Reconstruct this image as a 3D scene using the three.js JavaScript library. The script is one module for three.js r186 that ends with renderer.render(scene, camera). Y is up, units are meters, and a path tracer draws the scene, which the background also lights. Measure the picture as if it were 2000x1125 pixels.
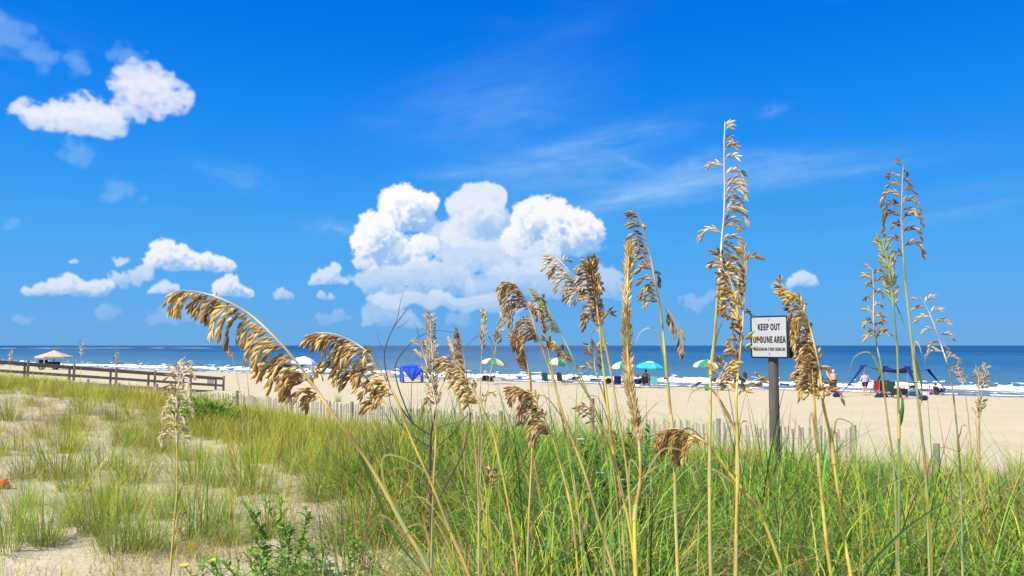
import * as THREE from 'three';
import { ImprovedNoise } from 'three/addons/math/ImprovedNoise.js';
import { mergeGeometries } from 'three/addons/utils/BufferGeometryUtils.js';

// ---------------------------------------------------------------- camera, sky, sun, exposure
const scene = new THREE.Scene();
const EYE = new THREE.Vector3(0, 4.2, 0), FOCAL = 1545, PITCH = THREE.MathUtils.degToRad(4.15);
const camera = new THREE.PerspectiveCamera(40.0, 2000 / 1125, 0.05, 60000);
camera.position.copy(EYE);
camera.rotation.x = PITCH;
const renderer = new THREE.WebGLRenderer({ antialias: true });
renderer.toneMapping = THREE.LinearToneMapping;
renderer.toneMappingExposure = 1.36;
renderer.shadowMap.enabled = true;
renderer.setSize(1024, 576);

const SUN = new THREE.Vector3(-0.48, 0.80, 0.40).normalize();
const sun = new THREE.DirectionalLight(new THREE.Color().setRGB(1.0, 0.92, 0.76), 5.0);
sun.position.copy(SUN).multiplyScalar(120);
sun.target.position.set(0, 0, -30);
sun.position.add(sun.target.position);
sun.castShadow = true;
sun.shadow.radius = 1;
sun.shadow.mapSize.set(4096, 4096);
Object.assign(sun.shadow.camera, { left: -110, right: 90, top: 90, bottom: -90, near: 1, far: 400 });
scene.add(sun, sun.target);

function rng(seed) {
  let a = seed >>> 0;
  return () => { a = (a + 0x6d2b79f5) | 0; let t = Math.imul(a ^ (a >>> 15), 1 | a); t = (t + Math.imul(t ^ (t >>> 7), 61 | t)) ^ t; return ((t ^ (t >>> 14)) >>> 0) / 4294967296; };
}
const perlin = new ImprovedNoise();
const noise = (x, y, z = 0) => perlin.noise(x + 1000, y + 1000, z + 1000);
const clamp = THREE.MathUtils.clamp, lerp = THREE.MathUtils.lerp, smooth = THREE.MathUtils.smoothstep;
function fbm(x, y, z, n) { let a = 0.5, s = 0, f = 1; for (let i = 0; i < n; i++) { s += a * noise(x * f, y * f, z * f + i * 7.3); a *= 0.5; f *= 2.03; } return s; }
function billow(x, y, z, n) { let a = 0.5, s = 0, f = 1; for (let i = 0; i < n; i++) { s += a * (1 - 2.6 * Math.abs(noise(x * f, y * f, z * f + i * 7.3))); a *= 0.48; f *= 2.05; } return s; }
const lin = (r, g, b) => { const c = new THREE.Color().setRGB(r / 255, g / 255, b / 255, THREE.SRGBColorSpace); return [c.r, c.g, c.b]; };

// a direction seen at a place of the photograph (in its 2000 x 1125 pixels) and a point that far in front of the eye
function sight(px, py) {
  const x = (px - 1000) / FOCAL, y = (562.5 - py) / FOCAL, c = Math.cos(PITCH), s = Math.sin(PITCH);
  return new THREE.Vector3(x, y * c + s, -c + y * s);
}
function spot(px, py, depth) { const d = sight(px, py); return EYE.clone().addScaledVector(d, depth / -d.z); }

// sky: clear air, cumulus over the sea, thin high wisps; clouds given by azimuth and elevation in degrees
function makeSky() {
  const W = 4096, H = 2048, data = new Float32Array(W * H * 4), D = 180 / Math.PI;
  const stops = [[0, 108, 172, 226], [1.5, 104, 174, 233], [4, 92, 172, 240], [7, 78, 168, 243], [10.5, 56, 157, 243], [14, 36, 145, 243], [18, 18, 131, 239], [22, 6, 119, 233], [26, 2, 110, 227], [40, 2, 98, 212], [90, 2, 84, 192]]
    .map(([e, r, g, b]) => [e, ...lin(r, g, b)]);
  const air = (el) => {
    let i = 1; while (i < stops.length - 1 && stops[i][0] < el) i++;
    const a = stops[i - 1], b = stops[i], t = clamp((el - a[0]) / (b[0] - a[0]), 0, 1);
    return [1, 2, 3].map((k) => lerp(a[k], b[k], t));
  };
  const angles = (px, py) => { const d = sight(px, py).normalize(); return [Math.atan2(d.x, -d.z) * D, Math.asin(d.y) * D]; };
  const K = 180 / Math.PI / FOCAL;
  const clouds = [];
  const cumulus = (list, o = {}) => {
    const puffs = list.map(([x, y, r, z = 0]) => { const [a, e] = angles(x, y); return [a, e, r * K * (o.size ?? 0.84), z * K]; });
    clouds.push({ puffs, soft: 1, dense: 1, haze: 0, freq: 1, bump: 1, ...o });
  };
  // tall central cumulus
  cumulus([[790, 402, 40, -10], [824, 398, 30], [762, 398, 28], [806, 430, 40], [776, 432, 36]], { haze: 0.0, bump: 1.0, soft: 0.7, freq: 1.35, size: 0.8 });
  cumulus([[738, 452, 38, -20], [722, 480, 32], [752, 486, 42], [790, 500, 34, -10], [720, 512, 26], [830, 482, 24], [818, 505, 30]], { haze: 0.02, bump: 1.1, soft: 0.75, freq: 1.35, size: 0.82 });
  cumulus([[925, 410, 42], [955, 392, 30], [890, 404, 26, 10], [960, 430, 36], [915, 450, 44, 30], [975, 462, 44, 30]], { haze: 0.12, soft: 1.2, dense: 0.65, bump: 1.1, fade: 0.9, freq: 1.4 });
  cumulus([[1040, 424, 36], [1075, 428, 38], [1120, 450, 40], [1152, 466, 34], [1090, 466, 40], [1050, 460, 36, 20], [1010, 470, 34, 30], [1135, 485, 26]], { haze: 0.04, bump: 1.1, soft: 0.85, freq: 1.35, size: 0.84 });
  cumulus([[735, 545, 38], [700, 548, 22], [790, 552, 40], [845, 552, 42, -10], [890, 556, 34], [825, 530, 30], [760, 565, 30], [870, 575, 22], [910, 500, 46, 40], [980, 510, 46, 40], [1050, 505, 38, 40], [860, 470, 34, 50]], { haze: 0.18, soft: 1.3, dense: 0.6, fade: 0.72, bump: 1.35, freq: 1.5, flat: 1.5 });
  cumulus([[1010, 545, 34], [1050, 545, 34], [1090, 555, 34], [1065, 570, 26], [980, 556, 30], [940, 565, 30]], { haze: 0.3, soft: 1.7, dense: 0.5, fade: 0.65, bump: 1.3, freq: 1.3 });
  cumulus([[1165, 545, 32], [1195, 560, 26], [1150, 570, 22], [1205, 580, 18]], { haze: 0.3, soft: 1.7, dense: 0.5, fade: 0.65, bump: 1.3, freq: 1.3 });
  cumulus([[745, 584, 30], [790, 587, 38], [850, 590, 42], [910, 595, 36], [960, 598, 34], [1000, 602, 30], [1040, 600, 28]], { flat: 7, haze: 0.25, soft: 1.5, dense: 0.7, bump: 0.7, fade: 0.7 });
  cumulus([[745, 612, 22], [725, 622, 18], [770, 622, 22], [800, 628, 18]], { haze: 0.4, soft: 1.8, dense: 0.6, fade: 0.55, size: 1.1 });
  cumulus([[650, 530, 14], [640, 542, 20], [618, 548, 14], [664, 546, 14]], { haze: 0.3, soft: 1.5 });
  // upper cloud at the side of the land
  cumulus([[62, 232, 28], [92, 236, 30], [130, 230, 30], [168, 222, 32], [205, 226, 28], [228, 236, 24], [190, 248, 26], [120, 248, 22]], { soft: 3, dense: 0.26, haze: 0.04, fade: 0.9, freq: 1.5, bump: 1.5 });
  cumulus([[252, 152, 30], [285, 162, 34], [318, 178, 32], [348, 192, 24], [268, 190, 30], [310, 200, 26], [248, 222, 26], [225, 250, 22]], { soft: 3.4, dense: 0.22, haze: 0.05, fade: 0.86, freq: 1.5, bump: 1.5 });
  cumulus([[240, 105, 22], [262, 120, 24], [145, 120, 24], [80, 112, 26], [150, 298, 26], [128, 300, 18], [0, 66, 34], [36, 76, 26], [228, 376, 26], [262, 374, 22], [10, 440, 18]], { soft: 3.2, dense: 0.16, haze: 0.1, fade: 0.42 });
  // low fair weather clouds
  cumulus([[322, 498, 26], [345, 502, 24], [298, 512, 18], [370, 514, 20], [402, 512, 18], [428, 518, 16], [448, 522, 14], [340, 518, 20]], { haze: 0.1, bump: 1, freq: 1.3, size: 0.8 });
  cumulus([[285, 538, 16], [265, 542, 14], [235, 512, 12], [225, 545, 16], [240, 556, 12]], { haze: 0.4, soft: 2, dense: 0.6 });
  cumulus([[448, 556, 20], [432, 566, 18], [466, 570, 16], [484, 575, 10]], { haze: 0.15, bump: 1, freq: 1.3, size: 0.78 });
  cumulus([[132, 556, 18], [112, 563, 18], [152, 565, 16], [80, 568, 14], [180, 566, 16], [205, 562, 14], [56, 571, 10]], { haze: 0.25, bump: 1.1, freq: 1.3, size: 0.78 });
  cumulus([[322, 563, 15], [305, 568, 12], [340, 568, 10]], { haze: 0.3, soft: 1.5 });
  cumulus([[550, 578, 13], [565, 580, 9], [630, 578, 9], [645, 580, 7], [144, 512, 6]], { haze: 0.4, soft: 1.6 });
  cumulus([[1565, 546, 16], [1580, 552, 14], [1548, 554, 10]], { haze: 0.35, soft: 1.6 });
  cumulus([[330, 612, 16], [355, 618, 16], [390, 618, 14], [300, 622, 14], [640, 620, 14], [665, 622, 12], [50, 624, 14], [210, 612, 14], [900, 625, 16], [1000, 630, 16], [1520, 560, 14], [1350, 590, 14], [1380, 580, 12]], { haze: 0.6, soft: 2.4, dense: 0.5, fade: 0.5, flat: 2.5, size: 1.2 });
  // the same kind of sky goes on all round
  const r = rng(41);
  for (let i = 0; i < 62; i++) {
    let az = 46 + r() * 268; if (az > 180) az -= 360;
    const el = 1.6 + Math.pow(r(), 1.6) * 20, size = (0.8 + r() * 1.7) * (0.5 + el / 14), n = 4 + Math.floor(r() * 5), puffs = [];
    for (let k = 0; k < n; k++) puffs.push([az + (r() - 0.5) * size * 4.2, el + r() * size * 0.8, size * (0.4 + r() * 0.5), (r() - 0.5) * size]);
    clouds.push({ puffs, soft: 1.6, dense: 0.75, haze: clamp(0.5 - el / 16, 0.08, 0.5), freq: 1, bump: 1, far: 1 });
  }
  for (let i = 0; i < 26; i++) {   // a few small ones higher up, over the land and overhead
    const az = r() * 360 - 180, el = 32 + r() * 44, w = 1 / Math.cos(el / D), size = 1.6 + r() * 2.2, puffs = [];
    for (let k = 0; k < 6; k++) puffs.push([az + (r() - 0.5) * size * 4 * w, el + (r() - 0.5) * size * 1.6, size * (0.5 + r() * 0.5), 0]);
    clouds.push({ puffs, soft: 2.4, dense: 0.6, haze: 0.15, freq: 0.7, bump: 1, w, far: 1 });
  }
  const wisps = [[1290, 372, 170, 26, -9, 0.42], [1420, 345, 170, 36, -6, 0.3], [1060, 330, 170, 40, -4, 0.24], [1180, 280, 180, 34, -10, 0.2], [950, 200, 200, 50, -14, 0.12], [1650, 330, 160, 22, -5, 0.16], [1210, 390, 80, 14, -20, 0.2], [1345, 325, 60, 22, -24, 0.24], [905, 338, 105, 12, -3, 0.17], [1000, 240, 170, 60, -12, 0.10], [1235, 318, 48, 8, 24, 0.20], [1850, 420, 120, 14, -8, 0.14], [1900, 370, 110, 16, -4, 0.08],
    [655, 448, 54, 16, 6, 0.26], [1510, 216, 30, 12, -12, 0.14], [450, 340, 75, 20, 12, 0.12], [480, 350, 26, 24, -50, 0.12], [1085, 292, 66, 9, -14, 0.16], [1560, 315, 150, 12, -6, 0.10], [1480, 300, 90, 10, 10, 0.1], [1000, 420, 220, 60, 0, 0.10], [980, 120, 260, 40, -20, 0.05], [1150, 350, 130, 30, -6, 0.12]]
    .map(([x, y, a, b, rot, k]) => { const [az, el] = angles(x, y); return [az, el, a * K, b * K, rot / D, k]; });
  const sunA = [-0.62, 0.76, -0.1];
  const base = new Float32Array(H * 3);
  for (let j = 0; j < H; j++) { const el = ((j + 0.5) / H) * 180 - 90, c = air(Math.max(el, 0)); base.set(c, j * 3); for (let i = 0; i < W; i++) { const o = (j * W + i) * 4; data[o] = c[0]; data[o + 1] = c[1]; data[o + 2] = c[2]; data[o + 3] = 1; } }
  const col = (az) => ((az - 90) / 360 + 0.5) * W, row = (el) => (el / 180 + 0.5) * H;   // u = atan2(z, x)
  const visit = (a0, a1, e0, e1, fn) => {
    for (let j = Math.max(Math.ceil(H / 2), Math.floor(row(e0))); j <= Math.min(H - 1, row(e1)); j++) for (let i = Math.floor(col(a0)); i <= col(a1); i++) {
      const az = ((i + 0.5) / W - 0.5) * 360 + 90, el = ((j + 0.5) / H) * 180 - 90;
      fn(az, el, (j * W + (((i % W) + W) % W)) * 4, j);
    }
  };
  const blend = (o, c, a) => { for (let k = 0; k < 3; k++) data[o + k] = lerp(data[o + k], c[k], a); };
  const milk = lin(172, 213, 250), thin = lin(160, 206, 250);
  visit(-180, 179.9, 5, 60, (az, el, o) => {   // thin uneven cirrus everywhere
    const s = fbm(az * 0.035, el * 0.11, 3.1, 3), t = fbm(az * 0.16 + el * 0.15, el * 0.8, 9.2, 3), k = smooth(s, 0.05, 0.4) * smooth(t, -0.15, 0.45) * smooth(el, 5, 11) * 0.16;
    if (k > 0.002) blend(o, milk, k);
  });
  for (const [a, e, ra, re, rot, k] of wisps) {
    const R = Math.max(ra, re) * 1.8, c = Math.cos(rot), s = Math.sin(rot);
    visit(a - R, a + R, e - R, e + R, (az, el, o) => {
      const dx = az - a, dy = el - e, u = (dx * c - dy * s) / ra, v = (dx * s + dy * c) / re, f = Math.exp(-(u * u + v * v) * 1.3);
      if (f < 0.03) return;
      const t = 0.55 + 0.9 * fbm(u * 1.6, v * 1.5 + u * 0.4, a, 4) + 0.5 * fbm(u * 3, v * 5, e, 3);
      blend(o, milk, clamp(f * t * k * 1.6, 0, 0.6));
    });
  }
  const white = [1.0, 0.99, 0.985], shade = lin(162, 198, 240), hzc = lin(150, 196, 240);
  for (const cl of clouds) {
    const P = cl.puffs, w = cl.w || 1;
    let a0 = 1e9, a1 = -1e9, e0 = 1e9, e1 = -1e9, z0 = 1e9, z1 = -1e9, mr = 0;
    for (const p of P) { const R = p[2] * 1.45; a0 = Math.min(a0, p[0] - R * w); a1 = Math.max(a1, p[0] + R * w); e0 = Math.min(e0, p[1] - R); e1 = Math.max(e1, p[1] + R); z0 = Math.min(z0, p[3] - R); z1 = Math.max(z1, p[3] + R); mr += p[2] / P.length; }
    const far = cl.far, flat = cl.flat ?? 1;
    const f1 = 0.8 / mr * cl.freq, am = 0.62 * cl.bump, floor = Math.min(...P.map((p) => p[1] - p[2] * 0.5)), fw = 0.55 / mr, aw = 0.75 * mr * Math.min(cl.soft, 2);
    const dens = (x, y, z, n) => {
      let d = -9, sum = 0;
      for (const p of P) { const dx = (x - p[0]) / w, dy = y - p[1], dz = z - p[3], R = p[2] * 1.55; if (dx * dx + dy * dy + dz * dz < R * R) { d = 1; break; } }
      if (d < 0) return 0;
      d = -9;
      const wx = x / w + aw * noise(x / w * fw, y * fw, z * fw + 4.1), wy = y + aw * 0.7 * noise(x / w * fw, y * fw + 9.7, z * fw);
      for (const p of P) { const dx = wx - p[0] / w, dy = wy - p[1], dz = z - p[3], q = 1 - Math.sqrt(dx * dx + dy * dy * (dy < 0 ? 1.7 : 1) * flat + dz * dz) / (p[2] * 1.05); sum += Math.exp(7 * q); if (q > d) d = q; }
      if (d < -0.7) return 0;
      d = Math.min(Math.log(sum) / 7, d + 0.2) + am * (billow(x / w * f1, y * f1, z * f1, n) - 0.22) - clamp((floor - y) / mr, 0, 1) * 2;
      if (cl.soft > 1.5) d += (cl.soft - 1) * 0.3 * (fbm(x / w * f1 * 0.9, y * f1 * 1.5, z * f1 + 30, 4) * 1.6 - 0.1);
      return clamp((d + 0.06) * 6 / cl.soft, 0, 1) * cl.dense;
    };
    const N = far ? 9 : 20, dz = (z1 - z0) / N, ls = mr * 0.36, kd = 5.5 / (mr * 2) * dz;
    visit(a0, a1, e0, e1, (az, el, o, j) => {
      let T = 1, lum = 0, wsum = 0;
      for (let i = 0; i < N && T > 0.03; i++) {
        const z = z0 + (i + 0.5) * dz, d = dens(az, el, z, far ? 3 : 6);
        if (d <= 0.01) continue;
        let tau = 0;
        for (let k = 1; k <= (far ? 2 : 4); k++) { const l = ls * (0.3 + 0.3 * k * k); tau += dens(az + sunA[0] * l * w, el + sunA[1] * l, z + sunA[2] * l, far ? 1 : 2) * (0.25 + 0.4 * k); }
        const L = 0.66 * Math.exp(-tau * 0.7) + 0.34 * Math.exp(-tau * 0.2), a = 1 - Math.exp(-d * kd * 2.2);
        lum += T * a * L; wsum += T * a; T *= 1 - a;
      }
      if (wsum < 0.004) return;
      const up = clamp((el - e0) / (e1 - e0), 0, 1), L = clamp((Math.pow(lum / wsum, 0.8) * 1.22 - 0.06) * lerp(0.5, 1.06, smooth(up, 0.12, 0.62)), 0, 1), veil = cl.fade < 0.5 ? 1 : 1 - smooth(1 - T, 0.05, 0.5), c = [0, 1, 2].map((k) => lerp(lerp(lerp(shade[k], white[k], L), thin[k], veil), lerp(hzc[k], base[j * 3 + k], 0.5), cl.haze));
      const low = 0.55 + 0.45 * smooth(L, 0.05, 0.5);
      blend(o, c, clamp((1 - T) * 1.04, 0, 1) * (1 - cl.haze * 0.5) * low * (cl.fade ?? 1));
    });
  }
  for (let i = 0; i < data.length; i += 4) for (let k = 0; k < 3; k++) data[i + k] /= renderer.toneMappingExposure;   // radiance that shows as these colours
  const t = new THREE.DataTexture(data, W, H, THREE.RGBAFormat, THREE.FloatType);
  t.mapping = THREE.EquirectangularReflectionMapping;
  t.magFilter = t.minFilter = THREE.LinearFilter;
  t.needsUpdate = true;
  return t;
}
const skyTexture = makeSky();
scene.background = skyTexture;
scene.environment = skyTexture;

// ---------------------------------------------------------------- helpers
const taken = new Map();
function numbered(name) { const n = taken.get(name) ?? 0; taken.set(name, n + 1); return n ? `${name}_${String(n).padStart(3, '0')}` : name; }
function tag(o, label, category, group, kind) { if (label) o.userData.label = label; if (category) o.userData.category = category; if (group) o.userData.group = group; if (kind) o.userData.kind = kind; return o; }
function thing(name, label, category, pos = [0, 0, 0], turn = 0, group) {
  const o = new THREE.Group(); o.name = numbered(name); scene.add(o);
  if (pos.isVector3) o.position.copy(pos); else o.position.set(...pos);
  o.rotation.y = turn;
  return tag(o, label, category, group);
}
function joined(geos) {
  if (!Array.isArray(geos)) return geos;
  geos = geos.map((g) => (g.index ? g.toNonIndexed() : g));
  const colored = geos.some((g) => g.attributes.color);
  for (const g of geos) {
    for (const k of Object.keys(g.attributes)) if (!['position', 'normal', 'uv', 'color'].includes(k)) g.deleteAttribute(k);
    if (!g.attributes.uv) g.setAttribute('uv', new THREE.BufferAttribute(new Float32Array(g.attributes.position.count * 2), 2));
    if (colored && !g.attributes.color) g.setAttribute('color', new THREE.BufferAttribute(new Float32Array(g.attributes.position.count * 3).fill(1), 3));
  }
  return geos.length > 1 ? mergeGeometries(geos) : geos[0];
}
function part(name, geos, mat, parent) {
  const m = new THREE.Mesh(joined(geos), mat);
  m.name = name; m.castShadow = m.receiveShadow = true;
  parent.add(m);
  return m;
}
function bar(w, h, d, x = 0, y = 0, z = 0, rx = 0, ry = 0, rz = 0) {
  const g = new THREE.BoxGeometry(w, h, d);
  if (rx) g.rotateX(rx); if (rz) g.rotateZ(rz); if (ry) g.rotateY(ry);
  return g.translate(x, y, z);
}
const V = (x, y, z) => new THREE.Vector3(x, y, z);
// tapered tube through points
function tube(pts, r0, r1 = r0, sides = 6, color) {
  const n = pts.length, pos = [], nor = [], uv = [], idx = [], up = V(0.31, 0.9, 0.21), a = V(), b = V(), t = V();
  let run = 0;
  for (let i = 0; i < n; i++) {
    t.subVectors(pts[Math.min(i + 1, n - 1)], pts[Math.max(i - 1, 0)]).normalize();
    if (Math.abs(t.dot(up)) > 0.97) a.set(1, 0, 0.2).cross(t).normalize(); else a.crossVectors(up, t).normalize();
    b.crossVectors(t, a);
    if (i) run += pts[i].distanceTo(pts[i - 1]);
    const r = typeof r0 === 'function' ? r0(i / (n - 1)) : lerp(r0, r1, i / (n - 1));
    for (let k = 0; k <= sides; k++) {
      const q = (k / sides) * Math.PI * 2, x = Math.cos(q), y = Math.sin(q), m = V().addScaledVector(a, x).addScaledVector(b, y);
      pos.push(pts[i].x + m.x * r, pts[i].y + m.y * r, pts[i].z + m.z * r); nor.push(m.x, m.y, m.z); uv.push(k / sides, run);
    }
  }
  for (let i = 0; i < n - 1; i++) for (let k = 0; k < sides; k++) { const p = i * (sides + 1) + k, q = p + sides + 1; idx.push(p, p + 1, q, q, p + 1, q + 1); }
  for (const [i, s] of [[0, 1], [n - 1, -1]]) {   // closed ends
    const c = pos.length / 3, e = pts[i]; t.subVectors(pts[i ? n - 2 : 1], e).normalize();
    pos.push(e.x, e.y, e.z); nor.push(-t.x, -t.y, -t.z); uv.push(0, 0);
    for (let k = 0; k < sides; k++) { const p = i * (sides + 1) + k; s > 0 ? idx.push(c, p + 1, p) : idx.push(c, p, p + 1); }
  }
  const g = new THREE.BufferGeometry();
  g.setAttribute('position', new THREE.Float32BufferAttribute(pos, 3)); g.setAttribute('normal', new THREE.Float32BufferAttribute(nor, 3)); g.setAttribute('uv', new THREE.Float32BufferAttribute(uv, 2)); g.setIndex(idx);
  return color ? tint(g, color) : g;
}
function tint(g, c) { const n = g.attributes.position.count, a = new Float32Array(n * 3); for (let i = 0; i < n; i++) a.set(c, i * 3); return g.setAttribute('color', new THREE.BufferAttribute(a, 3)); }
function surface(nu, nv, fn, closed) {   // a sheet of (nu + 1) x (nv + 1) points
  const pos = [], uv = [], idx = [];
  for (let j = 0; j <= nv; j++) for (let i = 0; i <= nu; i++) { const p = fn(i / nu, j / nv); pos.push(p.x, p.y, p.z); uv.push(i / nu, j / nv); }
  for (let j = 0; j < nv; j++) for (let i = 0; i < nu; i++) { const a = j * (nu + 1) + i, b = a + nu + 1; idx.push(a, a + 1, b, b, a + 1, b + 1); }
  const g = new THREE.BufferGeometry();
  g.setAttribute('position', new THREE.Float32BufferAttribute(pos, 3)); g.setAttribute('uv', new THREE.Float32BufferAttribute(uv, 2)); g.setIndex(idx); g.computeVertexNormals();
  return g;
}
function noiseTexture(size, fn, srgb) {   // fn(u, v) -> [r, g, b] in 0..1
  const d = new Uint8Array(size * size * 4);
  for (let j = 0; j < size; j++) for (let i = 0; i < size; i++) { const c = fn(i / size, j / size), o = (j * size + i) * 4; for (let k = 0; k < 3; k++) d[o + k] = clamp(c[k], 0, 1) * 255; d[o + 3] = 255; }
  const t = new THREE.DataTexture(d, size, size); t.wrapS = t.wrapT = THREE.RepeatWrapping; t.magFilter = t.minFilter = THREE.LinearFilter; if (srgb) t.colorSpace = THREE.SRGBColorSpace; t.needsUpdate = true;
  return t;
}
function tiled(u, v, f, n, z = 0) {   // noise that repeats at 0..1
  const at = (a, b) => fbm(a * f, b * f, z, n);
  return at(u, v) * (1 - u) * (1 - v) + at(u - 1, v) * u * (1 - v) + at(u, v - 1) * (1 - u) * v + at(u - 1, v - 1) * u * v;
}
function mat(rgb, rough = 0.8, more = {}) { const m = new THREE.MeshStandardMaterial({ roughness: rough, side: THREE.DoubleSide, ...more }); m.color.setRGB(...rgb); return m; }

// ---------------------------------------------------------------- ground, beach and sea
// the coast runs slantwise: s counts metres towards the sea, t along the shore
const SX = 0.569, SZ = -0.822;
const sOf = (x, z) => SX * x + SZ * z, tOf = (x, z) => -SZ * x + SX * z;
const fromST = (s, t) => [SX * s - SZ * t, SZ * s + SX * t];
const PROFILE = [[-3000, 3], [-60, 3.0], [-12, 2.85], [-2, 2.78], [6.5, 2.72], [9, 2.62], [12, 2.15], [15, 1.72], [19, 1.5], [32, 1.22], [58, 0.8], [68, 0.46], [75, 0.06], [80, -0.2], [110, -1.4], [200, -4], [40000, -8]];
function profile(s) { let i = 1; while (i < PROFILE.length - 1 && PROFILE[i][0] < s) i++; const a = PROFILE[i - 1], b = PROFILE[i], t = clamp((s - a[0]) / (b[0] - a[0]), 0, 1); return lerp(a[1], b[1], t); }
function groundAt(x, z) {
  const s = sOf(x, z), t = tOf(x, z);
  let h = (profile(s - 1) + profile(s) + profile(s + 1)) / 3;
  const dune = 1 - smooth(s, 9, 17), beach = smooth(s, 17, 24) * (1 - smooth(s, 66, 76));
  h += dune * (0.16 * noise(x * 0.17, 5.5, z * 0.17) + 0.075 * noise(x * 0.6, 1.5, z * 0.6));
  h += dune * 0.66 * smooth(-t, 9, 24) * smooth(s, -2, 6);
  h += beach * (0.05 * noise(x * 0.09, 8.5, z * 0.09) + 0.03 * noise(x * 0.45, 2.5, z * 0.45));
  return h;
}
function groundSpot(px, py) {   // where a line of sight meets the ground
  const d = sight(px, py); d.divideScalar(-d.z);
  for (let k = 1.5; k < 200; k += 0.05) { const x = EYE.x + d.x * k, z = -k; if (EYE.y + d.y * k <= groundAt(x, z)) return V(x, groundAt(x, z), z); }
  return V(d.x * 200, 0, -200);
}
const grain = noiseTexture(512, (u, v) => { const r = tiled(u, v, 90, 2), c = tiled(u, v, 14, 4, 3), k = 0.86 + 0.34 * r + 0.22 * c; return [k, k, k * 0.99]; });
const sandBump = noiseTexture(512, (u, v) => { const k = 0.5 + 0.42 * tiled(u, v, 8, 5, 6) + 0.25 * tiled(u, v, 34, 3, 2); return [k, k, k]; });
const grid = (from, to, step) => { const a = []; for (let x = from; x < to; x += step) a.push(x); return a; };
{
  const ss = [-3000, -800, -300, -120, ...grid(-60, -8, 4), ...grid(-8, 14, 0.16), ...grid(14, 36, 0.5), ...grid(36, 82, 0.6), ...grid(82, 111, 4), 200, 700, 3000];
  const ts = [-5000, -1500, -600, ...grid(-300, -140, 6), ...grid(-140, -40, 1.5), ...grid(-40, -24, 0.4), ...grid(-24, 12, 0.16), ...grid(12, 40, 1), ...grid(40, 120, 5), 300, 1000, 4000];
  const nS = ss.length, nT = ts.length, pos = new Float32Array(nS * nT * 3), col = new Float32Array(nS * nT * 3), uv = new Float32Array(nS * nT * 2), idx = [];
  for (let i = 0; i < nS; i++) for (let j = 0; j < nT; j++) {
    const [x, z] = fromST(ss[i], ts[j]), o = i * nT + j, s = ss[i];
    let y = groundAt(x, z);
    const dune = 1 - smooth(s, 10, 16);
    if (s < 16 && s > -10) y += dune * (0.05 * noise(x * 2.1, 3.3, z * 2.1) + 0.022 * noise(x * 5.5, 9.3, z * 5.5) - 0.06 * Math.max(0, noise(x * 1.6 + 40, 0.5, z * 1.6)));   // blown hollows and footmarks
    else if (s < 66) y += 0.035 * noise(x * 0.9, 3.3, z * 0.9) + 0.02 * noise(x * 0.25, 1.3, z * 0.25);
    pos.set([x, y, z], o * 3); uv.set([x / 1.6, z / 1.6], o * 2);
    const wetLine = 70.5 + 2.2 * noise(ts[j] * 0.06, 2.2) + 0.8 * noise(ts[j] * 0.3, 4.2), wet = smooth(s, wetLine, wetLine + 1.2), litter = dune * smooth(fbm(x * 0.8, 4, z * 0.8, 4), -0.06, 0.3) * 0.35;
    const dry = [lerp(0.60, 0.545, dune), lerp(0.52, 0.48, dune), lerp(0.335, 0.335, dune)], soil = [0.33, 0.27, 0.18], damp = [0.34, 0.285, 0.22], k = 1 + 0.09 * fbm(x * 0.35, 7, z * 0.35, 4) + (dune < 0.1 ? 0.1 * fbm(x * 0.12, 2, z * 0.5, 3) : 0);
    for (let c = 0; c < 3; c++) col[o * 3 + c] = lerp(lerp(dry[c], soil[c], litter), damp[c], wet) * k;
  }
  for (let i = 0; i < nS - 1; i++) for (let j = 0; j < nT - 1; j++) { const a = i * nT + j, b = a + nT; idx.push(a, a + 1, b, b, a + 1, b + 1); }
  const g = new THREE.BufferGeometry();
  g.setAttribute('position', new THREE.BufferAttribute(pos, 3)); g.setAttribute('color', new THREE.BufferAttribute(col, 3)); g.setAttribute('uv', new THREE.BufferAttribute(uv, 2)); g.setIndex(idx); g.computeVertexNormals();
  const m = part('sand_ground', g, new THREE.MeshStandardMaterial({ vertexColors: true, roughness: 0.95, map: grain, bumpMap: sandBump, bumpScale: 0.06, side: THREE.DoubleSide }), scene);
  tag(m, 'pale dune and beach sand sloping down to the sea', 'sand', null, 'structure');
}
// wave height of the sea near the shore
const BREAK = (t) => 87 + 2.6 * noise(t * 0.035, 1.7) + 1.0 * noise(t * 0.16, 5.7);
function waveAt(s, t) {
  const w = 0.5 + noise(t * 0.02, 3.3, s * 0.01), ph = s + 3 * noise(t * 0.03, 7.1, s * 0.02);
  let h = (0.10 * Math.sin(ph * 0.52) + 0.05 * Math.sin(ph * 1.15 + 1.7) + 0.05 * noise(s * 0.5, t * 0.22)) * (0.6 + 0.6 * w) * smooth(s, 76, 92);
  const b = BREAK(t), q = s - b - 1.2;
  h += (0.34 + 0.2 * noise(t * 0.06, 8.8)) * Math.exp(-q * q / (q < 0 ? 0.5 : 5));
  const b2 = b + 17 + 3 * noise(t * 0.02, 4.4), q2 = s - b2;
  h += 0.26 * clamp(0.35 + noise(t * 0.03, 6.4), 0, 1) * Math.exp(-q2 * q2 / (q2 < 0 ? 1.2 : 8));
  return h + 0.06 * (1 - smooth(s, 74, 79)) * noise(t * 0.2, 3);
}
const ripple = noiseTexture(1024, (u, v) => { const k = 0.5 + 0.5 * tiled(u, v, 9, 3, 4) + 0.42 * tiled(u * 1, v, 26, 4, 8); return [k, k, k]; });
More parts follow.
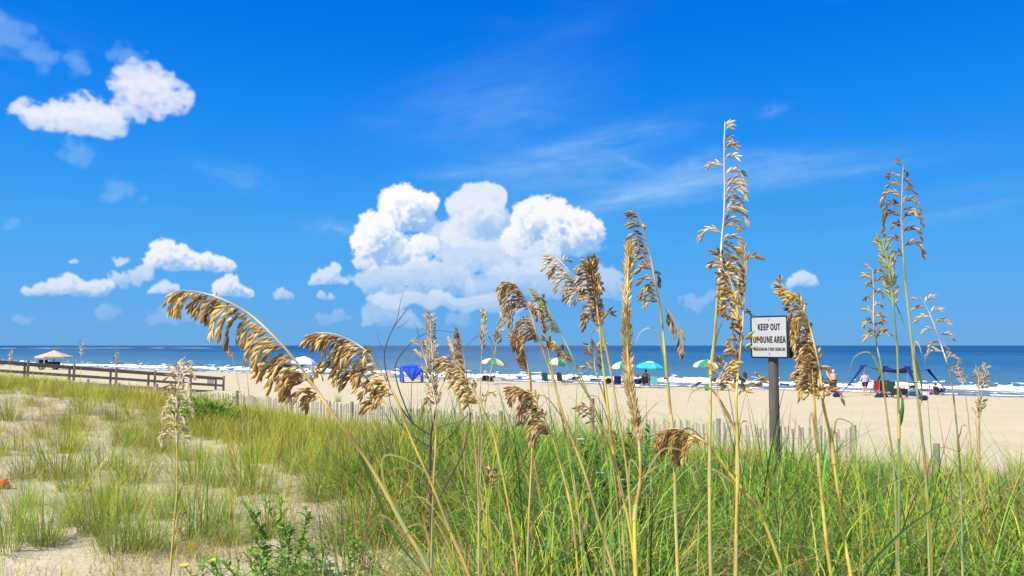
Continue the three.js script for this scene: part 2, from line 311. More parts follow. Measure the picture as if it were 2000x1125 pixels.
{
  const ss = [...grid(71, 76, 0.5), ...grid(76, 110, 0.32)]; let step = 0.4; while (ss[ss.length - 1] < 32000) { ss.push(ss[ss.length - 1] + step); step *= 1.06; }
  const nT = 620, nS = ss.length, pos = new Float32Array(nS * nT * 3), col = new Float32Array(nS * nT * 3), uv = new Float32Array(nS * nT * 2), idx = [];
  const deep = lin(10, 54, 92), mid = lin(40, 90, 120), shoal = lin(74, 112, 126), murk = lin(110, 118, 112);
  for (let i = 0; i < nS; i++) for (let j = 0; j < nT; j++) {
    const s = ss[i], u = j / (nT - 1), t = lerp(-2.9 * s - 60, 0.55 * s + 40, u), [x, z] = fromST(s, t), o = i * nT + j;
    pos.set([x, s < 400 ? waveAt(s, t) * (1 - smooth(s, 180, 400)) : 0, z], o * 3); uv.set([x / 15, z / 15], o * 2);
    const f = fbm(Math.log(s) * 5.5 + 0.15 * noise(t * 0.01, 2), t / s * 1.5, 2.2, 3), q = Math.log(s / 76) / Math.log(300 / 76) + f * 0.22, q2 = Math.log(s / 300) / Math.log(3000 / 300) + f * 0.7;
    for (let c = 0; c < 3; c++) col[o * 3 + c] = q < 0.22 ? lerp(murk[c], shoal[c], smooth(q, 0.02, 0.22)) : q < 1 ? lerp(shoal[c], mid[c], smooth(q, 0.22, 0.8)) : lerp(mid[c], deep[c], smooth(q2, -0.05, 0.3));
  }
  for (let i = 0; i < nS - 1; i++) for (let j = 0; j < nT - 1; j++) { const a = i * nT + j, b = a + nT; idx.push(a, a + 1, b, b, a + 1, b + 1); }
  const g = new THREE.BufferGeometry();
  g.setAttribute('position', new THREE.BufferAttribute(pos, 3)); g.setAttribute('color', new THREE.BufferAttribute(col, 3)); g.setAttribute('uv', new THREE.BufferAttribute(uv, 2)); g.setIndex(idx); g.computeVertexNormals();
  const m = part('sea_water', g, new THREE.MeshPhysicalMaterial({ vertexColors: true, specularIntensity: 0.55, roughness: 0.3, bumpMap: ripple, bumpScale: 0.5, side: THREE.DoubleSide }), scene);
  tag(m, 'blue open sea reaching to the horizon', 'sea', null, 'structure');
}
// white water: strips with ragged edges lying on the waves
function foam(center, width, rise, seed, t0, t1, holes) {
  const nT = Math.floor((t1 - t0) / 0.3), nV = 10, pos = [], idx = [], ok = [];
  for (let i = 0; i <= nT; i++) {
    const t = t0 + (t1 - t0) * i / nT, c = center(t), w = width * Math.max(0, 0.75 + 1.0 * noise(t * 0.09, seed) + 0.5 * noise(t * 0.5, seed + 3) + 0.35 * noise(t * 1.7, seed + 5));
    for (let k = 0; k <= nV; k++) {
      const v = k / nV * 2 - 1, e = w * (1 + 0.35 * noise(t * 1.3, v * 2, seed)), s = c + v * e, d = Math.sqrt(Math.max(0, 1 - v * v));
      const [x, z] = fromST(s, t), lump = 0.6 + 0.9 * Math.abs(noise(t * 1.6, s * 1.8, seed)) + 0.5 * noise(t * 4, s * 4, seed);
      pos.push(x, Math.max(waveAt(s, t), groundAt(x, z)) + 0.012 + rise * d * lump, z);
      ok.push(w > 0.05 && noise(t * 0.7, s * 1.1, seed + 9) + 0.4 * noise(t * 2.3, s * 3, seed + 4) < holes);
    }
  }
  for (let i = 0; i < nT; i++) for (let k = 0; k < nV; k++) { const a = i * (nV + 1) + k, b = a + nV + 1; if (ok[a] && ok[b] && ok[a + 1] && ok[b + 1]) idx.push(a, b, a + 1, b, b + 1, a + 1); }
  const g = new THREE.BufferGeometry(); g.setAttribute('position', new THREE.Float32BufferAttribute(pos, 3)); g.setIndex(idx); g.computeVertexNormals();
  return g;
}
{
  const m = mat([0.86, 0.88, 0.9], 0.75);
  tag(part('breaker_foam', foam((t) => BREAK(t) - 0.6, 1.55, 0.26, 1.3, -250, 30, 0.46), m, scene), 'white crest of the breaking wave along the beach', 'foam', null, 'stuff');
  tag(part('spent_foam', foam((t) => BREAK(t) - 4.2, 1.8, 0.04, 6.1, -250, 30, -0.03), m, scene), 'lacy spent foam behind the breaking wave', 'foam', null, 'stuff');
  tag(part('swash_foam', foam((t) => 78.3 + 1.2 * noise(t * 0.05, 9.7), 0.9, 0.05, 11.9, -250, 30, 0.24), m, scene), 'thin line of white swash washing up the wet sand', 'foam', null, 'stuff');
  tag(part('outer_foam', foam((t) => BREAK(t) + 15.6 + 3 * noise(t * 0.02, 4.4), 0.6, 0.1, 16.3, -250, 40, -0.2), m, scene), 'broken white patches on the second wave', 'foam', null, 'stuff');
}
{   // low far shore on the horizon
  const pts = [], n = 120;
  const geos = surface(n, 3, (u, v) => { const a = lerp(-0.70, -0.27, u), R = 14000 + v * 900, h = v === 0 ? -3 : (7 + 6 * Math.abs(noise(u * 22, 3)) + 4 * noise(u * 70, 5)) * smooth(u, 1.0, 0.7) * (v > 0.9 ? 0 : 1); return V(Math.sin(a) * R, h, -Math.cos(a) * R); });
  tag(part('far_shore', geos, mat([0.24, 0.26, 0.2], 1), scene), 'faint low shore far across the water', 'shore', null, 'structure');
}
{   // pale shoal showing in broken strips
  const g = []; const r = rng(3);
  for (let i = 0; i < 9; i++) { const a = -0.68 + i * 0.036 + r() * 0.01, R = 1250 + r() * 120, w = 10 + r() * 26; g.push(surface(12, 3, (u, v) => V(Math.sin(a) * R + (u - 0.5) * 2 * w, 0.15 + 0.55 * Math.sin(u * Math.PI) * Math.sin(v * Math.PI) * (0.7 + 0.6 * noise(u * 6, i)), -Math.cos(a) * R + (v - 0.5) * 30 + 6 * noise(u * 4, i * 3)))); }
  tag(part('shoal', g, mat([0.6, 0.54, 0.44], 0.9), scene), 'pale broken shoal in the water near the horizon', 'shoal', null, 'structure');
}

// ---------------------------------------------------------------- timber: boardwalk, slat fences
const woodTex = noiseTexture(512, (u, v) => { const g = tiled(u * 1, v, 5, 3, 1), f = fbm(u * 70, v * 3, 2, 3), k = 0.78 + 0.5 * f + 0.35 * g; return [k, k * 0.985, k * 0.96]; });
const wood = (r, g, b) => mat([r, g, b], 0.9, { map: woodTex, bumpMap: woodTex, bumpScale: 0.004 });
const WOOD = { grey: [wood(0.34, 0.31, 0.27), wood(0.29, 0.265, 0.23), wood(0.38, 0.345, 0.29)], brown: [wood(0.22, 0.175, 0.135), wood(0.25, 0.2, 0.155)], slat: [wood(0.4, 0.365, 0.3), wood(0.33, 0.3, 0.25), wood(0.46, 0.42, 0.34), wood(0.27, 0.245, 0.21)] };
function slatGeo(h, lean) { const g = new THREE.BoxGeometry(0.038, h, 0.011, 1, 2, 1); g.translate(0, h / 2, 0); const p = g.attributes.position; for (let i = 0; i < p.count; i++) p.setX(i, p.getX(i) + lean * p.getY(i) * p.getY(i)); return g; }
const SLATS = [slatGeo(1.2, 0), slatGeo(1.18, 0.018), slatGeo(1.23, -0.02), slatGeo(1.13, 0.008)];
function slatFence(label, line, postEvery, sink, firstPost) {
  // line(d) -> [x, z] at d metres along the fence, line.length metres long
  const r = rng(Math.round(line.len * 97)), [x0, z0] = line(0), root = thing('slat_fence', label, 'fence', [x0, 0, z0], 0, 'wooden slat fences between dune and beach');
  const at = (d) => { const [x, z] = line(d), [x2, z2] = line(d + 0.05); return { x: x - x0, z: z - z0, y: groundAt(x, z) - sink(d), a: -Math.atan2(z2 - z, x2 - x) }; };
  let n = 0; const rest = [];
  for (let d = 0.05; d < line.len; d += 0.088 + (r() - 0.5) * 0.012) {
    const q = at(d), g = SLATS[Math.floor(r() * 4)], m = WOOD.slat[Math.floor(r() * 4)], lean = (r() - 0.5) * 0.06, dy = (r() - 0.5) * 0.05;
    if (n < 295) { const s = part('slat', g, m, root); s.position.set(q.x, q.y + dy, q.z); s.rotation.set(0, q.a, lean, 'YXZ'); }
    else { const c = g.clone(); c.applyMatrix4(new THREE.Matrix4().makeRotationFromEuler(new THREE.Euler(0, q.a, lean, 'YXZ'))).translate(q.x, q.y + dy, q.z); rest.push(c); }
    n++;
  }
  if (rest.length) part('far_slats', rest, WOOD.slat[0], root).userData.kind = 'stuff';
  for (const h of [0.22, 0.56, 0.92]) { const pts = []; for (let d = 0; d <= line.len; d += 0.5) { const q = at(d); pts.push(V(q.x, q.y + h, q.z)); } part('wire', tube(pts, 0.004, 0.004, 4), mat([0.16, 0.15, 0.14], 0.6, { metalness: 0.6 }), root); }
  for (let d = firstPost; d <= line.len + 0.02; d += postEvery) { const q = at(Math.min(d, line.len)), p = part('post', tube([V(0, -0.2, 0), V(0.01, 0.7, 0), V(0, 1.3 + (r() - 0.5) * 0.12, 0.01)], 0.062, 0.055, 9), WOOD.grey[Math.floor(r() * 3)], root); p.position.set(q.x + 0.03, q.y, q.z + 0.06); p.rotation.set((r() - 0.5) * 0.06, r() * 3, (r() - 0.5) * 0.05); }
  return root;
}
const straight = (s0, t0, s1, t1, wob, seed) => { const [ax, az] = fromST(s0, t0), [bx, bz] = fromST(s1, t1), len = Math.hypot(bx - ax, bz - az), f = (d) => { const k = d / len, w = wob * noise(d * 0.25, seed); return [lerp(ax, bx, k) + w * SX, lerp(az, bz, k) + w * SZ]; }; f.len = len; return f; };
{
  const a = spot(1664, 885, 18.4), sA = sOf(a.x, a.z), tA = tOf(a.x, a.z), b = spot(1225, 850, 20.6);
  slatFence('weathered slat fence ending at a post behind the sign', straight(sA, tA, sOf(b.x, b.z), tOf(b.x, b.z), 0.25, 3.1), 3.05, () => 0.42, 0);
  const c = spot(1010, 800, 21.4), e = spot(20, 745, 42), sC = sOf(c.x, c.z), tC = tOf(c.x, c.z), sE = sOf(e.x, e.z), tE = tOf(e.x, e.z);
  slatFence('long weathered slat fence running past the boardwalk along the dune foot', straight(sC, tC, sE, tE, 0.35, 8.4), 3.05, (d) => 0.44 - 0.28 * smooth(d, 0, 30), 0.6);
  for (const [px, py, depth, h, label] of [[1156, 778, 21, 1.25, 'lone grey fence post standing in the gap between the slat fences'], [1828, 866, 16, 1.15, 'short dark lone post in the grass beyond the end of the slat fence']]) {
    const p = spot(px, py, depth), y = groundAt(p.x, p.z), o = thing('fence_post', label, 'post', [p.x, y, p.z]);
    part('shaft', tube([V(0, -0.2, 0), V(0, 0.6, 0.01), V(0.01, p.y - y, 0)], 0.068, 0.06, 9), WOOD.grey[1], o);
  }
}
{   // boardwalk sloping down to the beach
  const S0 = 6, S1 = 32.6, TN = -45.6, TF = -47.1, deckY = (s) => lerp(2.5, 1.2, (s - 19.2) / 13.1), [ox, oz] = fromST(S1, TN);
  const root = thing('boardwalk', 'grey wooden boardwalk with two-rail railings sloping down to the beach', 'boardwalk', [ox, 0, oz]), yaw = Math.atan2(-SZ, SX), slope = Math.atan((2.5 - 1.2) / 13.1);
  const place = (m, s, t, y) => { const [x, z] = fromST(s, t); m.position.set(x - ox, y, z - oz); m.rotation.set(0, yaw, -slope, 'YXZ'); return m; };
  const r = rng(5), plank = new THREE.BoxGeometry(0.138, 0.038, 1.62), post = new THREE.BoxGeometry(0.1, 1, 0.1).translate(0, 0.5, 0), long = 2.42 / Math.cos(slope), rail = new THREE.BoxGeometry(long, 0.14, 0.038), cap = new THREE.BoxGeometry(long, 0.036, 0.14);
  for (let s = S0; s < S1; s += 0.146) place(part('plank', plank, WOOD.grey[Math.floor(r() * 3)], root), s, (TN + TF) / 2, deckY(s) - 0.02);
  for (const t of [TN + 0.02, TF - 0.02]) place(part('joist', new THREE.BoxGeometry((S1 - S0) / Math.cos(slope), 0.2, 0.045), WOOD.brown[0], root), (S0 + S1) / 2, t, deckY((S0 + S1) / 2) - 0.145);
  for (const [t, off, out, m] of [[TN, 0, 1, WOOD.grey], [TF, 0.55, -1, WOOD.brown]]) for (let k = 0; k < 11; k++) {
    const s = S1 - 0.25 + off - k * 2.42, y = deckY(s), g = part('post', post, m[k % 2], root), [x, z] = fromST(s, t + out * 0.07), gy = groundAt(x, z) - 0.15;
    g.position.set(x - ox, gy, z - oz); g.rotation.y = yaw; g.scale.y = y + (out > 0 ? 1.0 : 0.9) - gy;
    if (k < 10) { const c = s - 1.21; place(part('top_rail', rail, WOOD.brown[0], root), c, t, deckY(c) + 0.8); place(part('mid_rail', rail, WOOD.brown[1], root), c, t, deckY(c) + 0.36); place(part('rail_cap', cap, WOOD.grey[k % 3], root), c, t - out * 0.02, deckY(c) + 0.889); }
  }
  // white notice panel on the last post
  place(part('notice_panel', new THREE.BoxGeometry(0.55, 0.4, 0.03), mat([0.8, 0.8, 0.78], 0.6), root), S1 - 0.1, TF - 0.1, deckY(S1) + 0.62);
}
// ---------------------------------------------------------------- warning sign
{
  const p = spot(1514, 880, 7.6), y = groundAt(p.x, p.z), o = thing('warning_sign', 'white keep-out sign board on a round wooden post in the dune grass', 'sign', [p.x, y, p.z], -0.8);
  const top = spot(1515, 617, 7.6).y - y, W = 0.385, Hh = 0.405, cy = top - Hh / 2;
  part('post', tube([V(0, -0.3, 0), V(0, 1, 0), V(0.005, top - 0.04, 0)], 0.05, 0.044, 14), wood(0.17, 0.15, 0.13), o);
  const round = (w, h, r) => { const s = new THREE.Shape(); s.moveTo(-w / 2 + r, -h / 2); s.lineTo(w / 2 - r, -h / 2); s.absarc(w / 2 - r, -h / 2 + r, r, -Math.PI / 2, 0); s.lineTo(w / 2, h / 2 - r); s.absarc(w / 2 - r, h / 2 - r, r, 0, Math.PI / 2); s.lineTo(-w / 2 + r, h / 2); s.absarc(-w / 2 + r, h / 2 - r, r, Math.PI / 2, Math.PI); s.lineTo(-w / 2, -h / 2 + r); s.absarc(-w / 2 + r, -h / 2 + r, r, Math.PI, Math.PI * 1.5); return s; };
  const plate = (d) => new THREE.ExtrudeGeometry(round(W, Hh, 0.022), { depth: d, bevelEnabled: false, curveSegments: 6 });
  const cv = document.createElement('canvas'); cv.width = 700; cv.height = 800; const c = cv.getContext('2d');
  c.fillStyle = '#b9bdc3'; c.fillRect(0, 0, 700, 800); c.strokeStyle = '#17181c'; c.lineWidth = 30; c.beginPath(); c.roundRect(15, 15, 670, 770, 34); c.stroke();
  c.fillStyle = '#17181c'; c.textAlign = 'center';
  const line = (t, yy, px, w, wt = 'bold') => { c.save(); c.font = `${wt} ${px}px sans-serif`; const k = w / c.measureText(t).width; c.translate(350, yy); c.scale(k, 1); c.fillText(t, 0, 0); c.lineWidth = px * 0.055; c.strokeStyle = '#17181c'; c.strokeText(t, 0, 0); c.restore(); };
  line('KEEP OUT', 272, 165, 420); line('OF DUNE AREA', 510, 165, 610); line('MAXIMUM FINE $500.00', 660, 82, 590);
  c.beginPath(); c.arc(350, 710, 13, 0, 7); c.fill(); c.beginPath(); c.arc(350, 70, 13, 0, 7); c.fill();
  const tex = new THREE.CanvasTexture(cv); tex.colorSpace = THREE.SRGBColorSpace;
  const face = new THREE.ShapeGeometry(round(W - 0.002, Hh - 0.002, 0.021), 6), uv = face.attributes.uv, fp = face.attributes.position; for (let i = 0; i < uv.count; i++) uv.setXY(i, fp.getX(i) / W + 0.5, fp.getY(i) / Hh + 0.5);
  const board = part('board', plate(0.012).translate(0, cy, 0.056), mat([0.1, 0.1, 0.11], 0.5), o);
  part('printed_face', face.translate(0, cy, 0.0705), mat([1, 1, 1], 0.45, { map: tex }), board);
  part('rear_board', plate(0.012).translate(0.004, cy + 0.003, -0.07), mat([0.045, 0.045, 0.05], 0.6), o).userData.label = 'dark back of a second board';
  for (const [by, bz] of [[cy + 0.163, 0.073], [cy - 0.163, 0.073]]) part('bolt', new THREE.SphereGeometry(0.007, 8, 6).translate(0, by, bz - 0.003), mat([0.5, 0.5, 0.5], 0.4, { metalness: 0.8 }), o);
}
// ---------------------------------------------------------------- parasols, chairs, shelters
const CLOTH = { green: mat([0.015, 0.24, 0.15], 0.8), cream: mat([0.68, 0.55, 0.34], 0.8), teal: mat([0.015, 0.5, 0.6], 0.7), white: mat([0.82, 0.83, 0.86], 0.7), blue: mat([0.012, 0.06, 0.55], 0.75), royal: mat([0.008, 0.085, 0.66], 0.65), navy: mat([0.003, 0.012, 0.13], 0.95), black: mat([0.016, 0.016, 0.02], 0.8), red: mat([0.42, 0.015, 0.02], 0.75), pink: mat([0.8, 0.22, 0.36], 0.85), tan: mat([0.52, 0.43, 0.31], 0.9), aqua: mat([0.06, 0.55, 0.6], 0.8), lime: mat([0.45, 0.66, 0.08], 0.8), darkgreen: mat([0.012, 0.06, 0.05], 0.8), rose: mat([0.7, 0.42, 0.4], 0.85), lilac: mat([0.58, 0.5, 0.78], 0.85), brown: mat([0.2, 0.1, 0.05], 0.8) };
const METAL = mat([0.62, 0.63, 0.65], 0.35, { metalness: 0.7 }), POLE = mat([0.7, 0.66, 0.6], 0.5), TIMBER = mat([0.42, 0.26, 0.13], 0.7);
function parasol(label, foot, topPy, R, colors, { tilt = [0, 0], turn = 0, rise = 0.42, px, gores = 8, vent } = {}) {
  const o = thing('beach_umbrella', label, 'umbrella', foot, turn, 'parasols along the beach'), h = EYE.y + (sight(px, topPy).y / -sight(px, topPy).z) * -foot.z - foot.y;
  part('pole', tube([V(0, -0.1, 0), V(0, h * 0.6, 0), V(0, h, 0)], 0.022, 0.018, 8), POLE, o);
  const head = new THREE.Group(); head.name = 'canopy'; head.position.y = h; head.rotation.set(tilt[0], 0, tilt[1]); o.add(head);
  for (let k = 0; k < gores; k++) {
    const a0 = k / gores * Math.PI * 2, a1 = (k + 1) / gores * Math.PI * 2;
    const fn = (v, e) => (u) => { const a = lerp(a0, a1, u), flat = Math.cos(Math.PI / gores) / Math.cos(a - (a0 + a1) / 2), rr = R * Math.sin(v * 1.18) / Math.sin(1.18) * lerp(1, flat, v), sag = 0.05 * R * v * Math.sin(u * Math.PI); return V(Math.cos(a) * rr, -rise * (1 - Math.cos(v * 1.18)) / (1 - Math.cos(1.18)) - sag + e, Math.sin(a) * rr); };
    part('canopy_panel', [surface(6, 8, (u, v) => fn(v, 0)(u)), surface(6, 1, (u, v) => fn(1, 0)(u).multiply(V(1.004, 1, 1.004)).add(V(0, -v * 0.09 * (0.75 + 0.25 * Math.abs(Math.cos(u * 6.28 * 1.5))), 0)))], CLOTH[colors[k % colors.length]], head);
    const rp = []; for (let i = 0; i <= 5; i++) rp.push(fn(i / 5, -0.012)(0)); part('rib', tube(rp, 0.006, 0.005, 4), METAL, head);
  }
  part('finial', new THREE.SphereGeometry(0.03, 8, 6).scale(1, 1.6, 1).translate(0, 0.04, 0), POLE, head);
  if (vent) part('vent_cap', surface(24, 3, (u, v) => V(Math.cos(u * 6.2832) * R * 0.36 * v, 0.07 - rise * 0.3 * v * v, Math.sin(u * 6.2832) * R * 0.36 * v)), CLOTH[vent], head);
  return o;
}
function beachChair(label, pos, turn, cloth, { recline = 0.5, size = 1, group = 'folding beach chairs', seatY = 0.3 } = {}) {
  const o = thing('beach_chair', label, 'chair', pos, turn, group), f = CLOTH[cloth]; o.scale.setScalar(size);
  const by = seatY + 0.62 * Math.cos(recline), bz = -0.22 - 0.62 * Math.sin(recline);
  part('seat', surface(6, 4, (u, v) => V((u - 0.5) * 0.52, seatY - 0.05 * Math.sin(u * 3.14) - 0.03 * Math.sin(v * 3.14), lerp(-0.22, 0.26, v))), f, o);
  part('backrest', surface(6, 5, (u, v) => V((u - 0.5) * 0.52, lerp(seatY, by, v), lerp(-0.22, bz, v) - 0.05 * Math.sin(u * 3.14))), f, o);
  for (const s of [-1, 1]) {
    part('side_frame', [tube([V(s * 0.27, by, bz), V(s * 0.27, seatY, -0.22), V(s * 0.27, seatY + 0.01, 0.27)], 0.013, 0.013, 6), tube([V(s * 0.28, 0, 0.3), V(s * 0.28, seatY + 0.24, 0.18)], 0.012, 0.012, 6), tube([V(s * 0.28, seatY + 0.02, 0.05), V(s * 0.28, 0, -0.34), V(s * 0.28, 0.005, 0.3)], 0.012, 0.012, 6)], METAL, o);
    part('armrest', bar(0.05, 0.022, 0.42, s * 0.285, seatY + 0.24, -0.02), TIMBER, o);
  }
  return o;
}
const G = groundSpot;
function roughTurn(p, extra = 0) { return Math.atan2(p.x, p.z) + extra; }   // 0 faces away from the viewer
const SEA = Math.atan2(SX, SZ);   // chairs turned to the sea
parasol('green and cream striped parasol with its cloth edge flapping, tilted over dark lounge chairs', G(966, 750), 700, 1.12, ['green', 'cream'], { px: 969, tilt: [0.02, -0.16], turn: 0.25, rise: 0.46 });
parasol('green and cream parasol over a black and a green chair, beside the small pop-up shelter', G(1088, 751), 699, 1.06, ['cream', 'green'], { px: 1091, tilt: [0.03, -0.14], turn: 0.1, rise: 0.5 });
parasol('green and cream parasol half hidden behind the pale golden seed plume', G(1216, 757), 706, 1.02, ['green', 'cream'], { px: 1218, tilt: [0, 0.05], turn: 0.4, rise: 0.42 });
parasol('bright turquoise parasol with a white vent top above the seated bather', G(1270, 757), 707, 1.16, ['teal'], { px: 1268, tilt: [0.02, -0.06], turn: 0.3, rise: 0.42, vent: 'white' });
parasol('dark green and cream parasol near the sign post, above a green bucket', G(1383, 762), 703, 1.08, ['cream', 'green'], { px: 1380, tilt: [0.05, -0.05], turn: 0.62, rise: 0.5 });
parasol('white parasol with a vent top beside the leaning blue parasol', G(594, 733), 697, 1.55, ['white'], { px: 595, tilt: [0.05, -0.1], turn: 0.2, rise: 0.75, vent: 'white' });
parasol('blue parasol leaning on its side next to the white parasol', G(583, 733), 709, 0.62, ['blue', 'royal'], { px: 579, tilt: [0.1, 0.55], turn: 0.1, rise: 0.5 });
{
  const P = (px, py) => G(px, py);
  beachChair('black lounge chair under the tilted striped parasol', P(945, 750), SEA + 0.9, 'black', { recline: 0.7 });
  beachChair('dark green lounge chair under the tilted striped parasol', P(958, 751), SEA + 0.5, 'darkgreen', { recline: 0.7, size: 0.95 });
  beachChair('dark green high-backed chair beside the black one, near the pop-up shelter', P(1068, 752), SEA, 'darkgreen', { recline: 0.25, size: 1.12, seatY: 0.36 });
  beachChair('black high-backed chair seen from behind under the middle striped parasol', P(1098, 753), SEA - 0.25, 'black', { recline: 0.2, size: 1.15, seatY: 0.36 });
  beachChair('black reclined chair to one side of the half hidden parasol', P(1186, 755), SEA + 0.8, 'black', { recline: 0.8 });
  beachChair('navy upright chair close to the half hidden parasol', P(1206, 757), SEA + 0.5, 'navy', { recline: 0.3, size: 1.05 });
  beachChair('teal chair beside the seated bather', P(1281, 758), SEA, 'aqua', { recline: 0.3, size: 1.05 });
  beachChair('brown wooden lounger folded low on the sand near the sign', P(1352, 762), SEA + 1.3, 'brown', { recline: 1.0, size: 1.05 });
  beachChair('red folding chair under the navy canopy', P(1712, 772), SEA + 0.5, 'red', { recline: 0.25, size: 1.12, seatY: 0.34, group: 'chairs under the navy canopy' });
  beachChair('black camp chair with a bag on it under the navy canopy', P(1728, 775), SEA + 0.2, 'black', { recline: 0.25, size: 1.15, seatY: 0.36, group: 'chairs under the navy canopy' });
  beachChair('dark olive camp chair nearest the sea under the navy canopy', P(1745, 776), SEA - 0.2, 'darkgreen', { recline: 0.3, size: 1.1, seatY: 0.36, group: 'chairs under the navy canopy' });
  beachChair('rose pink chair standing beside the blue cabana', P(765, 744), SEA, 'rose', { recline: 0.35, size: 1.1, seatY: 0.36 });
  beachChair('rose pink chair inside the blue cabana', P(820, 746), SEA - 0.3, 'rose', { recline: 0.4, size: 1.0 });
}
{   // blue cabana
  const b = G(804, 747), o = thing('beach_cabana', 'bright royal blue cloth beach cabana with a pointed hanging flap', 'cabana', b, roughTurn(b, Math.PI) + 0.12), w = 0.95, d = 0.85, h = 1.42;
  for (const [sx, sz] of [[-1, 1], [1, 1], [-1, -1], [1, -1]]) part('pole', tube([V(sx * w, -0.05, sz * d), V(sx * w * 0.97, h, sz * d)], 0.02, 0.02, 6), METAL, o);
  const top = (u, v) => { const a = u * 2 - 1, c = v * 2 - 1; return V(a * w, h + 0.2 * (1 - Math.max(Math.abs(a), Math.abs(c))) + 0.05 * (a * a + c * c) * 0.5, c * d); };
  part('roof', [surface(10, 10, top), surface(12, 1, (u, v) => V((u * 2 - 1) * w * 1.01, h + 0.03 - v * 0.16, d * 1.02)), surface(12, 1, (u, v) => V(w * 1.02, h + 0.03 - v * 0.16, (u * 2 - 1) * d)), surface(12, 1, (u, v) => V(-w * 1.02, h + 0.03 - v * 0.16, (u * 2 - 1) * d))], CLOTH.royal, o);
  part('hanging_flap', surface(14, 12, (u, v) => { const a = (u * 2 - 1), hw = w * (1 - Math.pow(v, 1.25)); return V(a * hw, h - 0.1 - v * 1.2, d * 1.03 + 0.16 * Math.sin(v * 3.1) * (1 - a * a) + 0.03 * Math.sin(a * 9 + v * 4)); }), CLOTH.royal, o);
  for (const s of [-1, 1]) part('side_wall', surface(8, 8, (u, v) => V(s * (w * 1.01 + 0.05 * Math.sin(u * 9 + v * 3)), h - 0.1 - v * 1.28, lerp(-d, d, u))), CLOTH.blue, o);
  for (const s of [-1, 1]) part('corner_cloth', surface(4, 6, (u, v) => V(s * (w - u * 0.22 * (0.5 + v * 0.5)), h - 0.2 - v * 1.15, d * 1.0)), CLOTH.blue, o);
  part('ground_bar', bar(w * 2, 0.04, 0.05, 0, 0.04, d), CLOTH.black, o);
}
{   // small pop-up shelter
  const b = G(1049, 743), o = thing('pop_up_shelter', 'small blue and lime pop-up beach shelter low on the sand', 'shelter', b, roughTurn(b)), R = 0.52, H = 0.62;
  const cols = ['lime', 'lime', 'aqua', 'blue', 'blue', 'blue', 'royal', 'lime'];
  for (let k = 0; k < 8; k++) part('shelter_panel', surface(4, 6, (u, v) => { const a = (k + u) / 8 * 6.2832; return V(Math.cos(a) * R * Math.sin(v * 1.57), H * Math.cos(v * 1.57), Math.sin(a) * R * Math.sin(v * 1.57)); }), CLOTH[cols[k]], o);
  part('hoop', tube(Array.from({ length: 13 }, (_, i) => V(Math.cos(i / 12 * 3.1416) * R * 1.01, Math.sin(i / 12 * 3.1416) * H * 1.01, 0)), 0.008, 0.008, 5), METAL, o);
}
{   // large tan canopy far along the beach
  const b = G(105, 722), o = thing('sun_canopy', 'large tan peaked sun canopy on posts beyond the boardwalk', 'canopy', b, 0.5), k = -b.z / FOCAL, R = 33 * k, top = (722 - 684) * k, eave = (722 - 696.5) * k;
  for (let i = 0; i < 6; i++) { const a0 = i / 6 * 6.2832, a1 = (i + 1) / 6 * 6.2832, e = (u, v) => { const x = lerp(Math.cos(a0), Math.cos(a1), u) * R * v, z = lerp(Math.sin(a0), Math.sin(a1), u) * R * v; return V(x, lerp(top, eave, Math.pow(v, 0.88)) , z); }; part('roof_panel', [surface(4, 8, e), surface(4, 1, (u, v) => e(u, 1).add(V(0, -0.22 * v, 0)))], CLOTH.tan, o); }
  part('centre_post', tube([V(0, -0.2, 0), V(0, top, 0)], 0.12, 0.1, 8), POLE, o);
  for (let i = 0; i < 6; i++) { const a = i / 6 * 6.2832; part('post', tube([V(Math.cos(a) * R * 0.94, -0.2, Math.sin(a) * R * 0.94), V(Math.cos(a) * R * 0.94, eave + 0.05, Math.sin(a) * R * 0.94)], 0.05, 0.05, 6), POLE, o); }
  const c = thing('beach_cart', 'dark utility cart parked under the tan sun canopy', 'cart', V(b.x - 0.4, b.y, b.z + 0.5), 0.3);
  part('body', [bar(2.6, 0.5, 1.1, 0, 0.6, 0), bar(0.9, 0.55, 1.05, -0.7, 1.1, 0)], CLOTH.black, c); part('load_bed', [bar(1.4, 0.06, 1.1, 0.55, 0.88, 0), bar(1.4, 0.2, 0.04, 0.55, 1.0, 0.53), bar(1.4, 0.2, 0.04, 0.55, 1.0, -0.53)], CLOTH.black, c);
  for (const [x, z] of [[-0.85, 0.5], [-0.85, -0.5], [0.85, 0.5], [0.85, -0.5]]) { const w = part('wheel', new THREE.TorusGeometry(0.24, 0.09, 8, 18).translate(x, 0.33, z), mat([0.02, 0.02, 0.02], 0.8), c); part('rim', new THREE.CylinderGeometry(0.17, 0.17, 0.1, 14).rotateX(Math.PI / 2).translate(x, 0.33, z), METAL, w); }
}
{   // white cart at the water
  const b = G(522, 731), o = thing('equipment_cart', 'white equipment cart with dark wheels at the water edge behind the large drooping seed head', 'cart', b, 0.2);
  part('bin', [bar(1.7, 0.5, 0.8, 0, 0.65, 0), bar(1.75, 0.06, 0.85, 0, 0.92, 0)], CLOTH.white, o); part('handle', tube([V(-0.85, 0.6, 0), V(-1.2, 0.95, 0), V(-1.25, 1.0, 0)], 0.025, 0.025, 6), METAL, o);
  for (const x of [-0.55, 0.55]) for (const z of [-0.4, 0.4]) { const w = part('wheel', new THREE.TorusGeometry(0.2, 0.07, 8, 18).translate(x, 0.27, z), mat([0.02, 0.02, 0.02], 0.8), o); part('rim', new THREE.CylinderGeometry(0.14, 0.14, 0.08, 12).rotateX(Math.PI / 2).translate(x, 0.27, z), METAL, w); }
}
